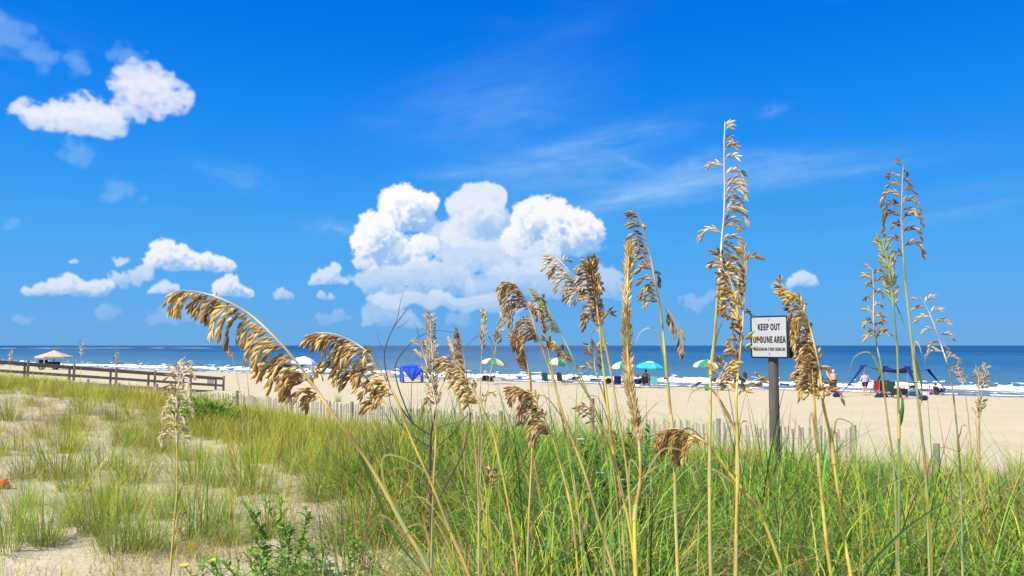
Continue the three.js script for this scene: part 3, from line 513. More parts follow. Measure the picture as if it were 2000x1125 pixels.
{   // navy stretch canopy with four corners tied down to sand bags
  const bags = [G(1634, 776), G(1698, 766), G(1804, 782), G(1860, 771)], mid = bags.reduce((a, b) => a.add(b), V(0, 0, 0)).multiplyScalar(0.25);
  const tops = [[1687, 713], [1730, 715], [1772, 715], [1811, 721]].map(([x, y], i) => spot(x, y, -lerp(bags[i].z, mid.z, 0.3)));
  const o = thing('stretch_canopy', 'navy blue stretch fabric beach canopy tied down to four sand bags', 'canopy', V(mid.x, groundAt(mid.x, mid.z), mid.z)), L = (v) => v.clone().sub(o.position), [A, B, C, D] = tops.map(L), bg = bags.map(L);
  const bil = (u, v) => { const p = A.clone().multiplyScalar((1 - u) * (1 - v)).addScaledVector(C, u * (1 - v)).addScaledVector(B, (1 - u) * v).addScaledVector(D, u * v); const cen = L(tops.reduce((a, b) => a.add(b), V(0, 0, 0)).multiplyScalar(0.25)); const e = Math.sin(u * Math.PI) * 0.5 + Math.sin(v * Math.PI) * 0.5, pull = 0.32 * (Math.sin(u * Math.PI) * (1 - Math.sin(v * Math.PI)) + Math.sin(v * Math.PI) * (1 - Math.sin(u * Math.PI))); p.lerp(cen, pull * 0.55); p.y -= 0.5 * Math.pow(e, 0.7); return p; };
  part('fabric', surface(20, 20, bil), CLOTH.navy, o);
  tops.map(L).forEach((tp, i) => {
    const g = bg[i], a = tp.clone().lerp(g, 0.0), side = V().crossVectors(g.clone().sub(tp), V(0, 1, 0)).normalize();
    part('corner_arm', surface(4, 14, (u, v) => { const p = a.clone().lerp(g, v * 0.97); p.y -= 0.12 * Math.sin(v * 3.14); return p.addScaledVector(side, (u - 0.5) * lerp(0.45, 0.03, Math.pow(v, 0.4))); }), CLOTH.navy, o);
    part('pole', tube([V(tp.x * 0.98, bg[i].y - 0.1, tp.z * 0.98), tp.clone().multiply(V(0.985, 1, 0.985))], 0.018, 0.016, 6), METAL, o);
    part('sand_bag', surface(14, 8, (u, v) => { const q = u * 6.2832, w = v * 3.1416, k = 1 + 0.12 * Math.sin(q * 3 + i); return V(g.x + Math.cos(q) * Math.sin(w) * 0.27 * k, g.y + 0.12 + Math.cos(w) * (Math.cos(w) > 0 ? 0.2 : 0.13) , g.z + Math.sin(q) * Math.sin(w) * 0.22 * k); }), CLOTH.navy, o);
  });
}
{   // loose things under and beside the canopy
  const soft = (name, label, cat, px, py, w, d, h, cloth, seed, turn = 0) => { const b = G(px, py), o = thing(name, label, cat, b, turn, 'beach belongings by the navy canopy'); part('cloth', surface(16, 12, (u, v) => { const x = u * 2 - 1, z = v * 2 - 1, e = (1 - Math.pow(Math.abs(x), 3)) * (1 - Math.pow(Math.abs(z), 3)); return V(x * w / 2, 0.02 + h * e * (0.75 + 0.5 * noise(x * 2, z * 2, seed)) + 0.015 * noise(x * 5, z * 5, seed), z * d / 2); }), CLOTH[cloth], o); return o; };
  soft('beach_towel', 'pink beach towel spread on the sand under the navy canopy', 'towel', 1778, 778, 1.9, 0.95, 0.03, 'pink', 3.3, 0.2);
  const bag = soft('beach_bag', 'turquoise beach bag on the sand behind the pink towel', 'bag', 1783, 773, 0.75, 0.4, 0.3, 'aqua', 5.1); part('strap', tube([V(-0.2, 0.25, 0), V(-0.1, 0.42, 0), V(0.1, 0.42, 0), V(0.2, 0.25, 0)], 0.012, 0.012, 5), CLOTH.aqua, bag);
  const g2 = soft('duffel_bag', 'black duffel bag between the chairs under the canopy', 'bag', 1722, 776, 0.9, 0.45, 0.34, 'black', 8.1); part('strap', tube([V(-0.25, 0.3, 0), V(-0.1, 0.46, 0), V(0.1, 0.46, 0), V(0.25, 0.3, 0)], 0.012, 0.012, 5), CLOTH.black, g2);
  const c = G(1757, 777), cart = thing('folding_wagon', 'dark folding beach wagon full of gear under the navy canopy', 'wagon', c, 0.5, 'beach belongings by the navy canopy');
  part('bin', [bar(0.95, 0.34, 0.5, 0, 0.42, 0)], CLOTH.black, cart); part('load', [new THREE.IcosahedronGeometry(0.2, 1).scale(1.2, 0.8, 1).translate(-0.2, 0.66, 0), new THREE.IcosahedronGeometry(0.17, 1).scale(1, 0.9, 1.1).translate(0.2, 0.64, 0.04)], CLOTH.rose, cart); part('handle', tube([V(0.48, 0.35, 0), V(0.8, 0.75, 0), V(0.86, 1.0, 0)], 0.015, 0.015, 5), METAL, cart);
  for (const x of [-0.36, 0.36]) for (const z of [-0.26, 0.26]) part('wheel', new THREE.TorusGeometry(0.09, 0.035, 6, 14).translate(x, 0.125, z), CLOTH.black, cart);
  const ck = G(1806, 771), cooler = thing('cooler_box', 'small green topped cooler box near the sandbag', 'cooler', ck, 0.3, 'beach belongings by the navy canopy'); part('tub', bar(0.5, 0.3, 0.32, 0, 0.15, 0), CLOTH.white, cooler); part('lid', bar(0.53, 0.07, 0.35, 0, 0.336, 0), CLOTH.darkgreen, cooler); part('handle', tube([V(-0.24, 0.3, 0.18), V(-0.2, 0.46, 0.18), V(0.2, 0.46, 0.18), V(0.24, 0.3, 0.18)], 0.012, 0.012, 5), CLOTH.darkgreen, cooler);
  const bk = G(1383, 763), bucket = thing('sand_bucket', 'green plastic bucket under the dark green parasol', 'bucket', bk); part('pail', new THREE.LatheGeometry([[0.001, 0], [0.22, 0], [0.27, 0.45], [0.29, 0.45], [0.25, 0.02], [0.001, 0.02]].map(([a, b]) => new THREE.Vector2(a, b)), 20), mat([0.01, 0.36, 0.26], 0.4), bucket); part('handle', tube(Array.from({ length: 9 }, (_, i) => V(Math.cos(i / 8 * 3.14) * 0.28, 0.44 + Math.sin(i / 8 * 3.14) * 0.2, 0)), 0.01, 0.01, 5), METAL, bucket);
  const sc = spot(4, 963, 8), scrap = thing('plastic_scrap', 'small orange plastic scrap lying on the dune sand', 'litter', V(sc.x, groundAt(sc.x, sc.z), sc.z)); part('sheet', surface(6, 4, (u, v) => V((u - 0.5) * 0.14, 0.06 + 0.035 * Math.sin(u * 5 + v * 3), (v - 0.5) * 0.09)), mat([0.75, 0.16, 0.05], 0.5), scrap); part('folded_corner', surface(3, 3, (u, v) => V(0.03 + u * 0.04, 0.085 + u * 0.02 + v * 0.012, v * 0.05)), mat([0.75, 0.16, 0.05], 0.5), scrap);
}
// ---------------------------------------------------------------- people
function skinned(f, lo, hi, cell) {   // surface nets over a distance field
  const n = [0, 1, 2].map((k) => Math.ceil((hi[k] - lo[k]) / cell) + 1), [nx, ny, nz] = n, val = new Float32Array(nx * ny * nz), id = new Int32Array(nx * ny * nz).fill(-1), pos = [], idx = [], at = (i, j, k) => (k * ny + j) * nx + i;
  for (let k = 0; k < nz; k++) for (let j = 0; j < ny; j++) for (let i = 0; i < nx; i++) val[at(i, j, k)] = f(lo[0] + i * cell, lo[1] + j * cell, lo[2] + k * cell);
  for (let k = 0; k < nz - 1; k++) for (let j = 0; j < ny - 1; j++) for (let i = 0; i < nx - 1; i++) {
    let x = 0, y = 0, z = 0, c = 0;
    for (let e = 0; e < 12; e++) {
      const ax = e >> 2, p = [0, 0, 0], b1 = e & 1, b2 = (e >> 1) & 1; p[(ax + 1) % 3] = b1; p[(ax + 2) % 3] = b2; const q = [...p]; q[ax] = 1;
      const a = val[at(i + p[0], j + p[1], k + p[2])], b = val[at(i + q[0], j + q[1], k + q[2])];
      if (a < 0 !== b < 0) { const t = a / (a - b); x += p[0] + (q[0] - p[0]) * t; y += p[1] + (q[1] - p[1]) * t; z += p[2] + (q[2] - p[2]) * t; c++; }
    }
    if (c) { id[at(i, j, k)] = pos.length / 3; pos.push(lo[0] + (i + x / c) * cell, lo[1] + (j + y / c) * cell, lo[2] + (k + z / c) * cell); }
  }
  for (let k = 1; k < nz - 1; k++) for (let j = 1; j < ny - 1; j++) for (let i = 1; i < nx - 1; i++) {
    const a = val[at(i, j, k)] < 0;
    for (const [b, q] of [[val[at(i + 1, j, k)] < 0, [at(i, j - 1, k - 1), at(i, j, k - 1), at(i, j, k), at(i, j - 1, k)]], [val[at(i, j + 1, k)] < 0, [at(i - 1, j, k - 1), at(i - 1, j, k), at(i, j, k), at(i, j, k - 1)]], [val[at(i, j, k + 1)] < 0, [at(i - 1, j - 1, k), at(i, j - 1, k), at(i, j, k), at(i - 1, j, k)]]]) {
      if (a === b) continue; const [p, r, s, t] = q.map((v) => id[v]); a ? idx.push(p, r, s, p, s, t) : idx.push(p, s, r, p, t, s);
    }
  }
  const g = new THREE.BufferGeometry(); g.setAttribute('position', new THREE.Float32BufferAttribute(pos, 3)); g.setIndex(idx); g.computeVertexNormals(); return g;
}
const capsule = (x, y, z, [a, b, ra, rb]) => { const bx = b[0] - a[0], by = b[1] - a[1], bz = b[2] - a[2], px = x - a[0], py = y - a[1], pz = z - a[2], h = clamp((px * bx + py * by + pz * bz) / (bx * bx + by * by + bz * bz + 1e-9), 0, 1); return Math.hypot(px - bx * h, py - by * h, pz - bz * h) - lerp(ra, rb, h); };
const SKIN = mat([0.62, 0.36, 0.26], 0.55), SKIN2 = mat([0.55, 0.27, 0.18], 0.55), HAIR = { white: mat([0.75, 0.74, 0.72], 0.8), dark: mat([0.05, 0.03, 0.02], 0.7), brown: mat([0.16, 0.09, 0.05], 0.7) };
function person(label, foot, turn, { pose = 'stand', big = 1, scale = 1, skin = SKIN, hair = 'dark', longHair, bottoms = 'black', top, legLow = 0.42, group, belly = 0 }) {
  const o = thing('person', label, 'person', foot, turn, group); o.scale.setScalar(scale);
  const sit = pose === 'sit', walk = pose === 'walk' ? 1 : 0, hipY = sit ? 0.2 : 0.92, lean = sit ? -0.06 : 0, sh = hipY + 0.5;
  const legs = [], arms = [];
  for (const s of [-1, 1]) {
    const hx = s * 0.1, st = walk * s * 0.17;
    if (sit) legs.push([[hx, hipY, 0], [s * 0.14, 0.42, 0.36], 0.092 * big, 0.06], [[s * 0.14, 0.42, 0.36], [s * 0.12, 0.08, 0.62], 0.06, 0.042], [[s * 0.12, 0.06, 0.62], [s * 0.13, 0.05, 0.78], 0.045, 0.032]);
    else legs.push([[hx, hipY, 0], [s * 0.11, 0.5, 0.04 + st * 0.6], 0.095 * big, 0.06], [[s * 0.11, 0.5, 0.04 + st * 0.6], [s * 0.115, 0.09, st], 0.062, 0.04], [[s * 0.115, 0.05, st - 0.03], [s * 0.13, 0.04, st + 0.16], 0.045, 0.033]);
    const a = [s * (0.2 + 0.03 * big), sh - 0.03, lean];
    if (pose === 'hips') arms.push([a, [s * 0.4, sh - 0.28, -0.05], 0.056, 0.045], [[s * 0.4, sh - 0.28, -0.05], [s * 0.24, sh - 0.45, 0.05], 0.044, 0.03], [[s * 0.24, sh - 0.45, 0.05], [s * 0.17, sh - 0.48, 0.1], 0.034, 0.024]);
    else if (sit) arms.push([a, [s * 0.27, sh - 0.25, 0.1], 0.052, 0.042], [[s * 0.27, sh - 0.25, 0.1], [s * 0.17, sh - 0.16, 0.32], 0.042, 0.03], [[s * 0.17, sh - 0.16, 0.32], [s * 0.14, sh - 0.15, 0.4], 0.034, 0.026]);
    else arms.push([a, [s * 0.29, sh - 0.3, -st * 0.4], 0.056, 0.045], [[s * 0.29, sh - 0.3, -st * 0.4], [s * 0.3, sh - 0.55, 0.06 - st * 0.9], 0.044, 0.03], [[s * 0.3, sh - 0.55, 0.06 - st * 0.9], [s * 0.29, sh - 0.64, 0.08 - st], 0.034, 0.026]);
  }
  const torso = [[[-0.06, hipY + 0.02, 0], [0.06, hipY + 0.02, 0], 0.125 * big, 0.125 * big], [[0, hipY + 0.05, 0], [0, sh - 0.14, lean], 0.14 * big, 0.15 * big], [[-0.15, sh - 0.03, lean], [0.15, sh - 0.03, lean], 0.078, 0.078], [[0, sh - 0.1, lean], [0, sh + 0.1, lean + 0.02], 0.07, 0.058]];
  if (belly) torso.push([[0, hipY + 0.14, 0.07], [0, hipY + 0.24, 0.07], belly, belly * 0.9]);
  const hc = [0, sh + 0.22, lean + 0.03], headF = (x, y, z) => { const e = Math.hypot((x - hc[0]) / 0.077, (y - hc[1]) / 0.115, (z - hc[2]) / 0.098), d = (e - 1) * 0.085; return Math.min(d, capsule(x, y, z, [[0, hc[1] + 0.01, hc[2] + 0.095], [0, hc[1] - 0.025, hc[2] + 0.11], 0.012, 0.016]), capsule(x, y, z, [[-0.08, hc[1] + 0.01, hc[2]], [-0.085, hc[1] - 0.025, hc[2]], 0.016, 0.012]), capsule(x, y, z, [[0.08, hc[1] + 0.01, hc[2]], [0.085, hc[1] - 0.025, hc[2]], 0.016, 0.012])); };
  const smin = (a, b, k) => { const h = clamp(0.5 + 0.5 * (b - a) / k, 0, 1); return lerp(b, a, h) - k * h * (1 - h); };
  const body = (x, y, z) => { let d = 9; for (const c of torso) d = smin(d, capsule(x, y, z, c), 0.06); for (const c of legs) d = smin(d, capsule(x, y, z, c), 0.035); for (const c of arms) d = smin(d, capsule(x, y, z, c), 0.028); return smin(d, headF(x, y, z), 0.03); };
  const H = sh + 0.4, zA = sit ? -0.35 : -0.45, zB = sit ? 0.9 : 0.5, lo = [-0.52, -0.02, zA], hi = [0.52, H, zB], fingers = [];
  for (let i = 2; i < 6; i += 3) { const [a, b] = arms[i], dir = V(b[0] - a[0], b[1] - a[1], b[2] - a[2]).normalize(), side = V(0, 0, 1).cross(dir).lengthSq() > 0.01 ? V().crossVectors(dir, V(a[0] > 0 ? 1 : -1, 0, 0)).normalize() : V(0, 0, 1), e = V(...b); for (let f = 0; f < 4; f++) { const s0 = e.clone().addScaledVector(side, (f - 1.5) * 0.019), l = [0.07, 0.082, 0.078, 0.06][f]; fingers.push(tube([s0, s0.clone().addScaledVector(dir, l * 0.6), s0.clone().addScaledVector(dir, l).add(V(-Math.sign(a[0]) * 0.015, 0, 0))], 0.01, 0.007, 5)); } const th = e.clone().addScaledVector(dir, -0.035).addScaledVector(side, 0.028); fingers.push(tube([th, th.clone().addScaledVector(side, 0.025).addScaledVector(dir, 0.035), th.clone().addScaledVector(side, 0.028).addScaledVector(dir, 0.06)], 0.011, 0.008, 5)); }
  part('body', [skinned(body, lo, hi, 0.022), ...fingers], skin, o);
  const wear = (name, inside, grow, m) => part(name, skinned((x, y, z) => Math.max(body(x, y, z) - grow, inside(x, y, z)), lo, hi, 0.022), m, o);
  if (sit) wear('shorts', (x, y, z) => Math.max(y - (hipY + 0.14), z - 0.24, Math.abs(x) - 0.26), 0.018, CLOTH[bottoms]);
  else wear('shorts', (x, y, z) => Math.max(y - (hipY + 0.1), legLow - y, Math.abs(x) - 0.235 - (hipY - y) * 0.05), 0.022, CLOTH[bottoms]);
  if (top) wear('shirt', (x, y, z) => Math.max(y - (sh + 0.035), hipY + (sit ? 0.1 : 0.02) - y, Math.abs(x) - (0.3)), 0.02, CLOTH[top]);
  part('hair', skinned((x, y, z) => Math.max(headF(x, y, z) - 0.016, Math.max(hc[1] + (longHair && z < hc[2] ? -0.16 : 0.035) - y - Math.max(0, hc[2] - z) * 0.8, z - hc[2] - 0.075 + Math.max(0, hc[1] + 0.06 - y))), [-0.15, hc[1] - 0.25, hc[2] - 0.16], [0.15, hc[1] + 0.18, hc[2] + 0.16], 0.014), HAIR[hair] ?? CLOTH[hair], o);
  const eyes = []; for (const s of [-1, 1]) eyes.push(new THREE.SphereGeometry(0.011, 6, 5).translate(s * 0.03, hc[1] + 0.012, hc[2] + 0.088)); part('eyes', eyes, HAIR.dark, o);
  part('mouth', new THREE.SphereGeometry(0.02, 8, 5).scale(1, 0.25, 0.4).translate(0, hc[1] - 0.055, hc[2] + 0.083), SKIN2, o);
  return o;
}
const hat = 'white';
person('shirtless person with white cap and black shorts walking up from the water', G(1628, 768), 0.15, { pose: 'walk', big: 1.35, belly: 0.175, hair: 'white', bottoms: 'black', legLow: 0.52, scale: 0.99 });
person('person in lilac top and dark shorts standing with hands on hips by the navy canopy', G(1690, 771), Math.PI + 0.15, { pose: 'hips', big: 1.35, hair: 'brown', top: 'lilac', bottoms: 'black', legLow: 0.66, scale: 0.93 });
person('bather with sunburnt shoulders seated upright under the turquoise parasol', G(1262, 757).add(V(0, 0.3, 0)), SEA + 0.2, { pose: 'sit', skin: SKIN2, hair: 'dark', bottoms: 'darkgreen', scale: 1.12, group: 'seated bathers' });
beachChair('dark chair under the sunburnt bather', G(1262, 757), SEA + 0.2, 'black', { recline: 0.3, size: 1.05 });
person('bather in a navy top seated low beside the pale golden seed plume', G(1246, 758), SEA + 0.4, { pose: 'sit', hair: 'dark', top: 'navy', bottoms: 'white', scale: 1.0, group: 'seated bathers' });
person('small child in a pink top sitting beyond the canopy pole', G(1816, 770), SEA - 0.5, { pose: 'sit', hair: 'brown', top: 'pink', bottoms: 'pink', scale: 0.72, group: 'seated bathers' });
person('bather with long dark hair sitting on the sand right of the navy canopy', G(1829, 773), SEA - 0.9, { pose: 'sit', hair: 'dark', longHair: 1, bottoms: 'black', top: 'black', scale: 0.9, group: 'seated bathers' });
person('child in a blue top sitting beside the long haired bather', G(1841, 772), SEA + 0.6, { pose: 'sit', hair: 'brown', top: 'blue', bottoms: 'aqua', scale: 0.75, group: 'seated bathers' });
person('distant person in dark clothes standing at the water edge past the white parasol', G(654, 737), 0.6, { pose: 'stand', hair: 'dark', top: 'black', bottoms: 'black', legLow: 0.3 });
{   // soaring bird
  const p = spot(796, 560, 120), o = thing('soaring_bird', 'small dark bird flying in front of the tall cumulus cloud', 'bird', p, 0.4), m = mat([0.05, 0.05, 0.055], 0.8), wing = (s) => surface(10, 4, (u, v) => { const c = lerp(0.17, 0.03, Math.pow(u, 1.4)); return V(s * u * 0.5 * 0.9, 0.16 * Math.sin(u * 2.6) + 0.012 * Math.sin(v * 3.14), (v - 0.5) * c + 0.12 * u * u); });
  part('body', [new THREE.SphereGeometry(0.07, 10, 8).scale(0.9, 0.85, 2.4), new THREE.SphereGeometry(0.045, 8, 6).translate(0, 0.02, -0.18), new THREE.ConeGeometry(0.016, 0.07, 6).rotateX(-Math.PI / 2).translate(0, 0.01, -0.25), surface(4, 3, (u, v) => V((u - 0.5) * 0.12 * (0.4 + v), 0, 0.13 + v * 0.13))], m, o); for (const s of [-1, 1]) part('wing', wing(s), m, o);
}

// ---------------------------------------------------------------- dune grass
const LEAF = new THREE.MeshPhysicalMaterial({ vertexColors: true, roughness: 0.8, specularIntensity: 0.35, transmission: 0.4, thickness: 0, side: THREE.DoubleSide });
const STRAW = new THREE.MeshStandardMaterial({ vertexColors: true, roughness: 0.8, side: THREE.DoubleSide });
// arching blades: each leaves the ground at root, leans by lean and bends over by curl; colours are one per blade
function blades(list, seg = 5) {
  const pos = [], nor = [], col = [], idx = [];
  for (const { x, y = 0, z, len, w, dir, lean, curl, c } of list) {
    const base = pos.length / 3, dx = Math.cos(dir), dz = Math.sin(dir), sx = -dz, sz = dx; let px = x, py = y, pz = z, a = lean;
    for (let i = 0; i <= seg; i++) {
      const k = i / seg, ww = w * (i === seg ? 0.06 : Math.pow(1 - k, 0.55)), nx = -Math.cos(a) * dx, ny = Math.sin(a), nz = -Math.cos(a) * dz;
      for (const s of [-1, 1]) { pos.push(px + sx * ww * s, py, pz + sz * ww * s); nor.push(nx + sx * s * 0.5, ny, nz + sz * s * 0.5); col.push(...c); }
      const st = len / seg; px += Math.sin(a) * dx * st; pz += Math.sin(a) * dz * st; py += Math.cos(a) * st; a += curl * (0.35 + 1.3 * k) / seg;
      if (i) { const p = base + i * 2; idx.push(p - 2, p - 1, p, p, p - 1, p + 1); }
    }
  }
  const g = new THREE.BufferGeometry(); g.setAttribute('position', new THREE.Float32BufferAttribute(pos, 3)); g.setAttribute('color', new THREE.Float32BufferAttribute(col, 3)); g.setIndex(idx); g.computeVertexNormals();
  return g;
}
const GREENS = { lush: [[0.18, 0.41, 0.03], [0.26, 0.5, 0.04], [0.35, 0.55, 0.055], [0.09, 0.24, 0.025], [0.5, 0.56, 0.07], [0.16, 0.45, 0.09], [0.06, 0.18, 0.03]], dune: [[0.39, 0.48, 0.04], [0.48, 0.53, 0.055], [0.31, 0.44, 0.035], [0.55, 0.53, 0.09], [0.2, 0.34, 0.035]], straw: [[0.46, 0.35, 0.15], [0.36, 0.25, 0.11], [0.52, 0.42, 0.22], [0.26, 0.17, 0.09]], thatch: [[0.27, 0.20, 0.12], [0.18, 0.13, 0.09], [0.36, 0.29, 0.18], [0.13, 0.1, 0.07]] };
const pick = (r, a) => a[Math.floor(r() * a.length)];
function tuft(seed, { n, spread, len, w, lean, curl, greens, straw = 0.1, wind = 0, seg = 5 }) {
  const r = rng(seed), list = [];
  for (let i = 0; i < n; i++) {
    const a = r() * 6.2832, q = Math.sqrt(r()) * spread, dir = a + (r() - 0.5) * 1.6 + wind, dead = r() < straw;
    list.push({ x: Math.cos(a) * q, z: Math.sin(a) * q, y: -0.02, len: len * (0.5 + 0.6 * r()), w: w * (0.6 + 0.6 * r()), dir, lean: lean * (0.1 + r()), curl: curl * (0.15 + 1.1 * r()) * (dead ? 1.3 : 1), c: pick(r, dead ? GREENS.straw : greens) });
  }
  return blades(list, seg);
}
function scatter(name, label, variants, spots, seed) {   // one mass of grass nobody could count
  const root = new THREE.Group(); root.name = name; tag(root, label, 'grass', null, 'stuff'); scene.add(root);
  const r = rng(seed), by = variants.map(() => []), m = new THREE.Matrix4(), q = new THREE.Quaternion(), e = new THREE.Euler();
  for (const s of spots) by[Math.floor(r() * variants.length)].push(s);
  by.forEach((list, k) => {
    if (!list.length) return;
    const im = new THREE.InstancedMesh(variants[k], LEAF, list.length); im.name = 'grass_tufts'; im.castShadow = im.receiveShadow = true; root.add(im);
    list.forEach((s, i) => { e.set((r() - 0.5) * 0.2, r() * 6.2832, (r() - 0.5) * 0.2); q.setFromEuler(e); m.compose(V(s.x, groundAt(s.x, s.z) - 0.01, s.z), q, V(s.k, s.k * (0.85 + 0.3 * r()), s.k)); im.setMatrixAt(i, m); const t = 0.8 + 0.4 * r(); im.setColorAt(i, new THREE.Color().setRGB(t * (0.92 + 0.2 * r()) * (s.warm ?? 1), t, t * 0.95)); });
    im.userData.kind = 'stuff';
  });
}
{
  const r = rng(77), lush = [], far = [], sparse = [], dry = [];
  // open sand on the land side, closed growth on the other; the edge wanders
  const cover = (x, z) => { const d = -z, ang = x / d + 0.09 * noise(x * 0.5, 6.1, z * 0.5); return smooth(ang, -0.31, -0.06); };
  const crest = (x, z) => sOf(x, z) > 12.6 + 1.2 * noise(x * 0.4, z * 0.4);
  for (let i = 0; i < 10500; i++) {
    const x = -4.5 + r() * 14, z = -1.1 - r() * 10.5, d = -z; if (crest(x, z) || Math.abs(x / d) > 0.95 && d > 2.2) continue;
    const k = cover(x, z) * (1 - smooth(noise(x * 0.75, 3.7, z * 0.75), 0.02, 0.3) * (x < -0.3 ? 0.92 : 0.35)); const cl = smooth(noise(x * 1.25 + 7, 1.9, z * 1.25) + 0.35 * noise(x * 3.1, 5.9, z * 3.1), -0.24, 0.28); if (r() > k * (0.07 + 0.83 * cl) + 0.04 * (d > 8)) { if (r() < 0.42 * k) dry.push({ x, z, k: 0.6 + 0.7 * r(), warm: 1 }); continue; }
    lush.push({ x, z, k: (0.42 + 0.35 * r() + 0.5 * cl) * lerp(0.75, 1, cover(x, z)) * (d < 2.4 ? 0.7 : 1) * (1 - (x > 1.5 ? 0.5 : 0.25) * smooth(sOf(x, z), 6.4, 9.4)), warm: 0.92 + 0.42 * smooth(noise(x * 0.45, 8.2, z * 0.45) + (x < -0.2 ? 0.3 : 0) + 0.05 * (d - 5), -0.25, 0.5) });
  }
  for (let i = 0; i < 15000; i++) {   // the far side of the dune
    const d = 9 + r() * 21, ang = -0.86 + r() * 1.72, x = ang * d, z = -d; if (crest(x, z)) continue;
    const f = fbm(x * 0.4, 2.2, z * 0.4, 3), D0 = lerp(19, 9.5, smooth(ang, -0.55, -0.2)), open = 1 - smooth(d, D0 - 4, D0 + 2.5); if (r() < open * clamp(0.93 - f * 0.8, 0, 1) * (ang < 0 ? 1 : 0) || r() < smooth(-f, 0.05, 0.3) * 0.75) continue;
    far.push({ x, z, k: (0.5 + 0.5 * r()) * (1 - open * 0.3), warm: 1.0 + 0.15 * r() });
  }
  for (let i = 0; i < 9500; i++) {   // thin growth on the open sand
    const x = -12 + r() * 12, z = -3.5 - r() * 14, f = fbm(x * 0.7 + 3, 2.2, z * 0.7, 3); if (r() < 0.74 - 1.1 * f + 0.25 * cover(x, z) || x / -z < -0.95) continue;
    if (r() < 0.25) dry.push({ x: x + 0.1, z, k: 0.4 + 0.4 * r(), warm: 1 });
    sparse.push({ x, z, k: 0.28 + 0.36 * r(), warm: 1.0 + 0.2 * r() });
  }
  const L = [1, 2, 3, 4, 5].map((k) => tuft(100 + k, { n: 40, spread: 0.17, len: 0.84, w: 0.0031 + 0.0007 * (k % 3), lean: 0.62, curl: 1.8 + 0.22 * k, greens: GREENS.lush, straw: 0.13, seg: 7 }));
  L.push(...[1, 2, 3].map((k) => tuft(150 + k, { n: 26, spread: 0.22, len: 1.05, w: 0.0042, lean: 1.0, curl: 2.3, greens: GREENS.lush, straw: 0.2, seg: 8 })));
  const D = [1, 2, 3, 4].map((k) => tuft(200 + k, { n: 18, spread: 0.2, len: 0.5, w: 0.0032, lean: 0.6, curl: 1.4 + 0.15 * k, greens: GREENS.dune, straw: 0.2 }));
  const F = [1, 2, 3].map((k) => tuft(300 + k, { n: 36, spread: 0.2, len: 0.62, w: 0.0055, lean: 0.62, curl: 1.3, greens: GREENS.dune, straw: 0.16, seg: 4 }));
  L.push(...[1, 2].map((k) => tuft(170 + k, { n: 12, spread: 0.2, len: 1.0, w: 0.0075, lean: 0.8, curl: 2.0, greens: [...GREENS.lush, [0.05, 0.15, 0.03]], straw: 0.25, seg: 8 })));
  const T = [1, 2, 3].map((k) => tuft(350 + k, { n: 30, spread: 0.24, len: 0.5, w: 0.0028, lean: 1.3, curl: 1.2, greens: GREENS.thatch, straw: 0.45 }));
  const bits = [], B = [1, 2].map((k) => tuft(380 + k, { n: 16, spread: 0.42, len: 0.09, w: 0.0026, lean: 1.5, curl: 0.2, greens: [...GREENS.thatch, ...GREENS.straw], straw: 0.4, seg: 2 }));
  for (let i = 0; i < 1500; i++) { const x = -11 + r() * 11, z = -3.2 - r() * 11; if (x / -z < -0.9) continue; bits.push({ x, z, k: 0.6 + 0.8 * r() }); }
  scatter('straw_litter', 'broken straw and twig litter strewn over the dune sand', B, bits, 5);
  scatter('dry_thatch_grass', 'dead brown and straw-coloured grass litter between the green blades', T, dry, 4);
  scatter('dune_grass', 'dense green beach grass covering the near dune', L, lush, 1);
  scatter('short_dune_grass', 'thin yellow-green grass scattered over the open sand', D, sparse, 2);
  scatter('crest_grass', 'yellow-green grass covering the far dune crest before the fence', F, far, 3);
}
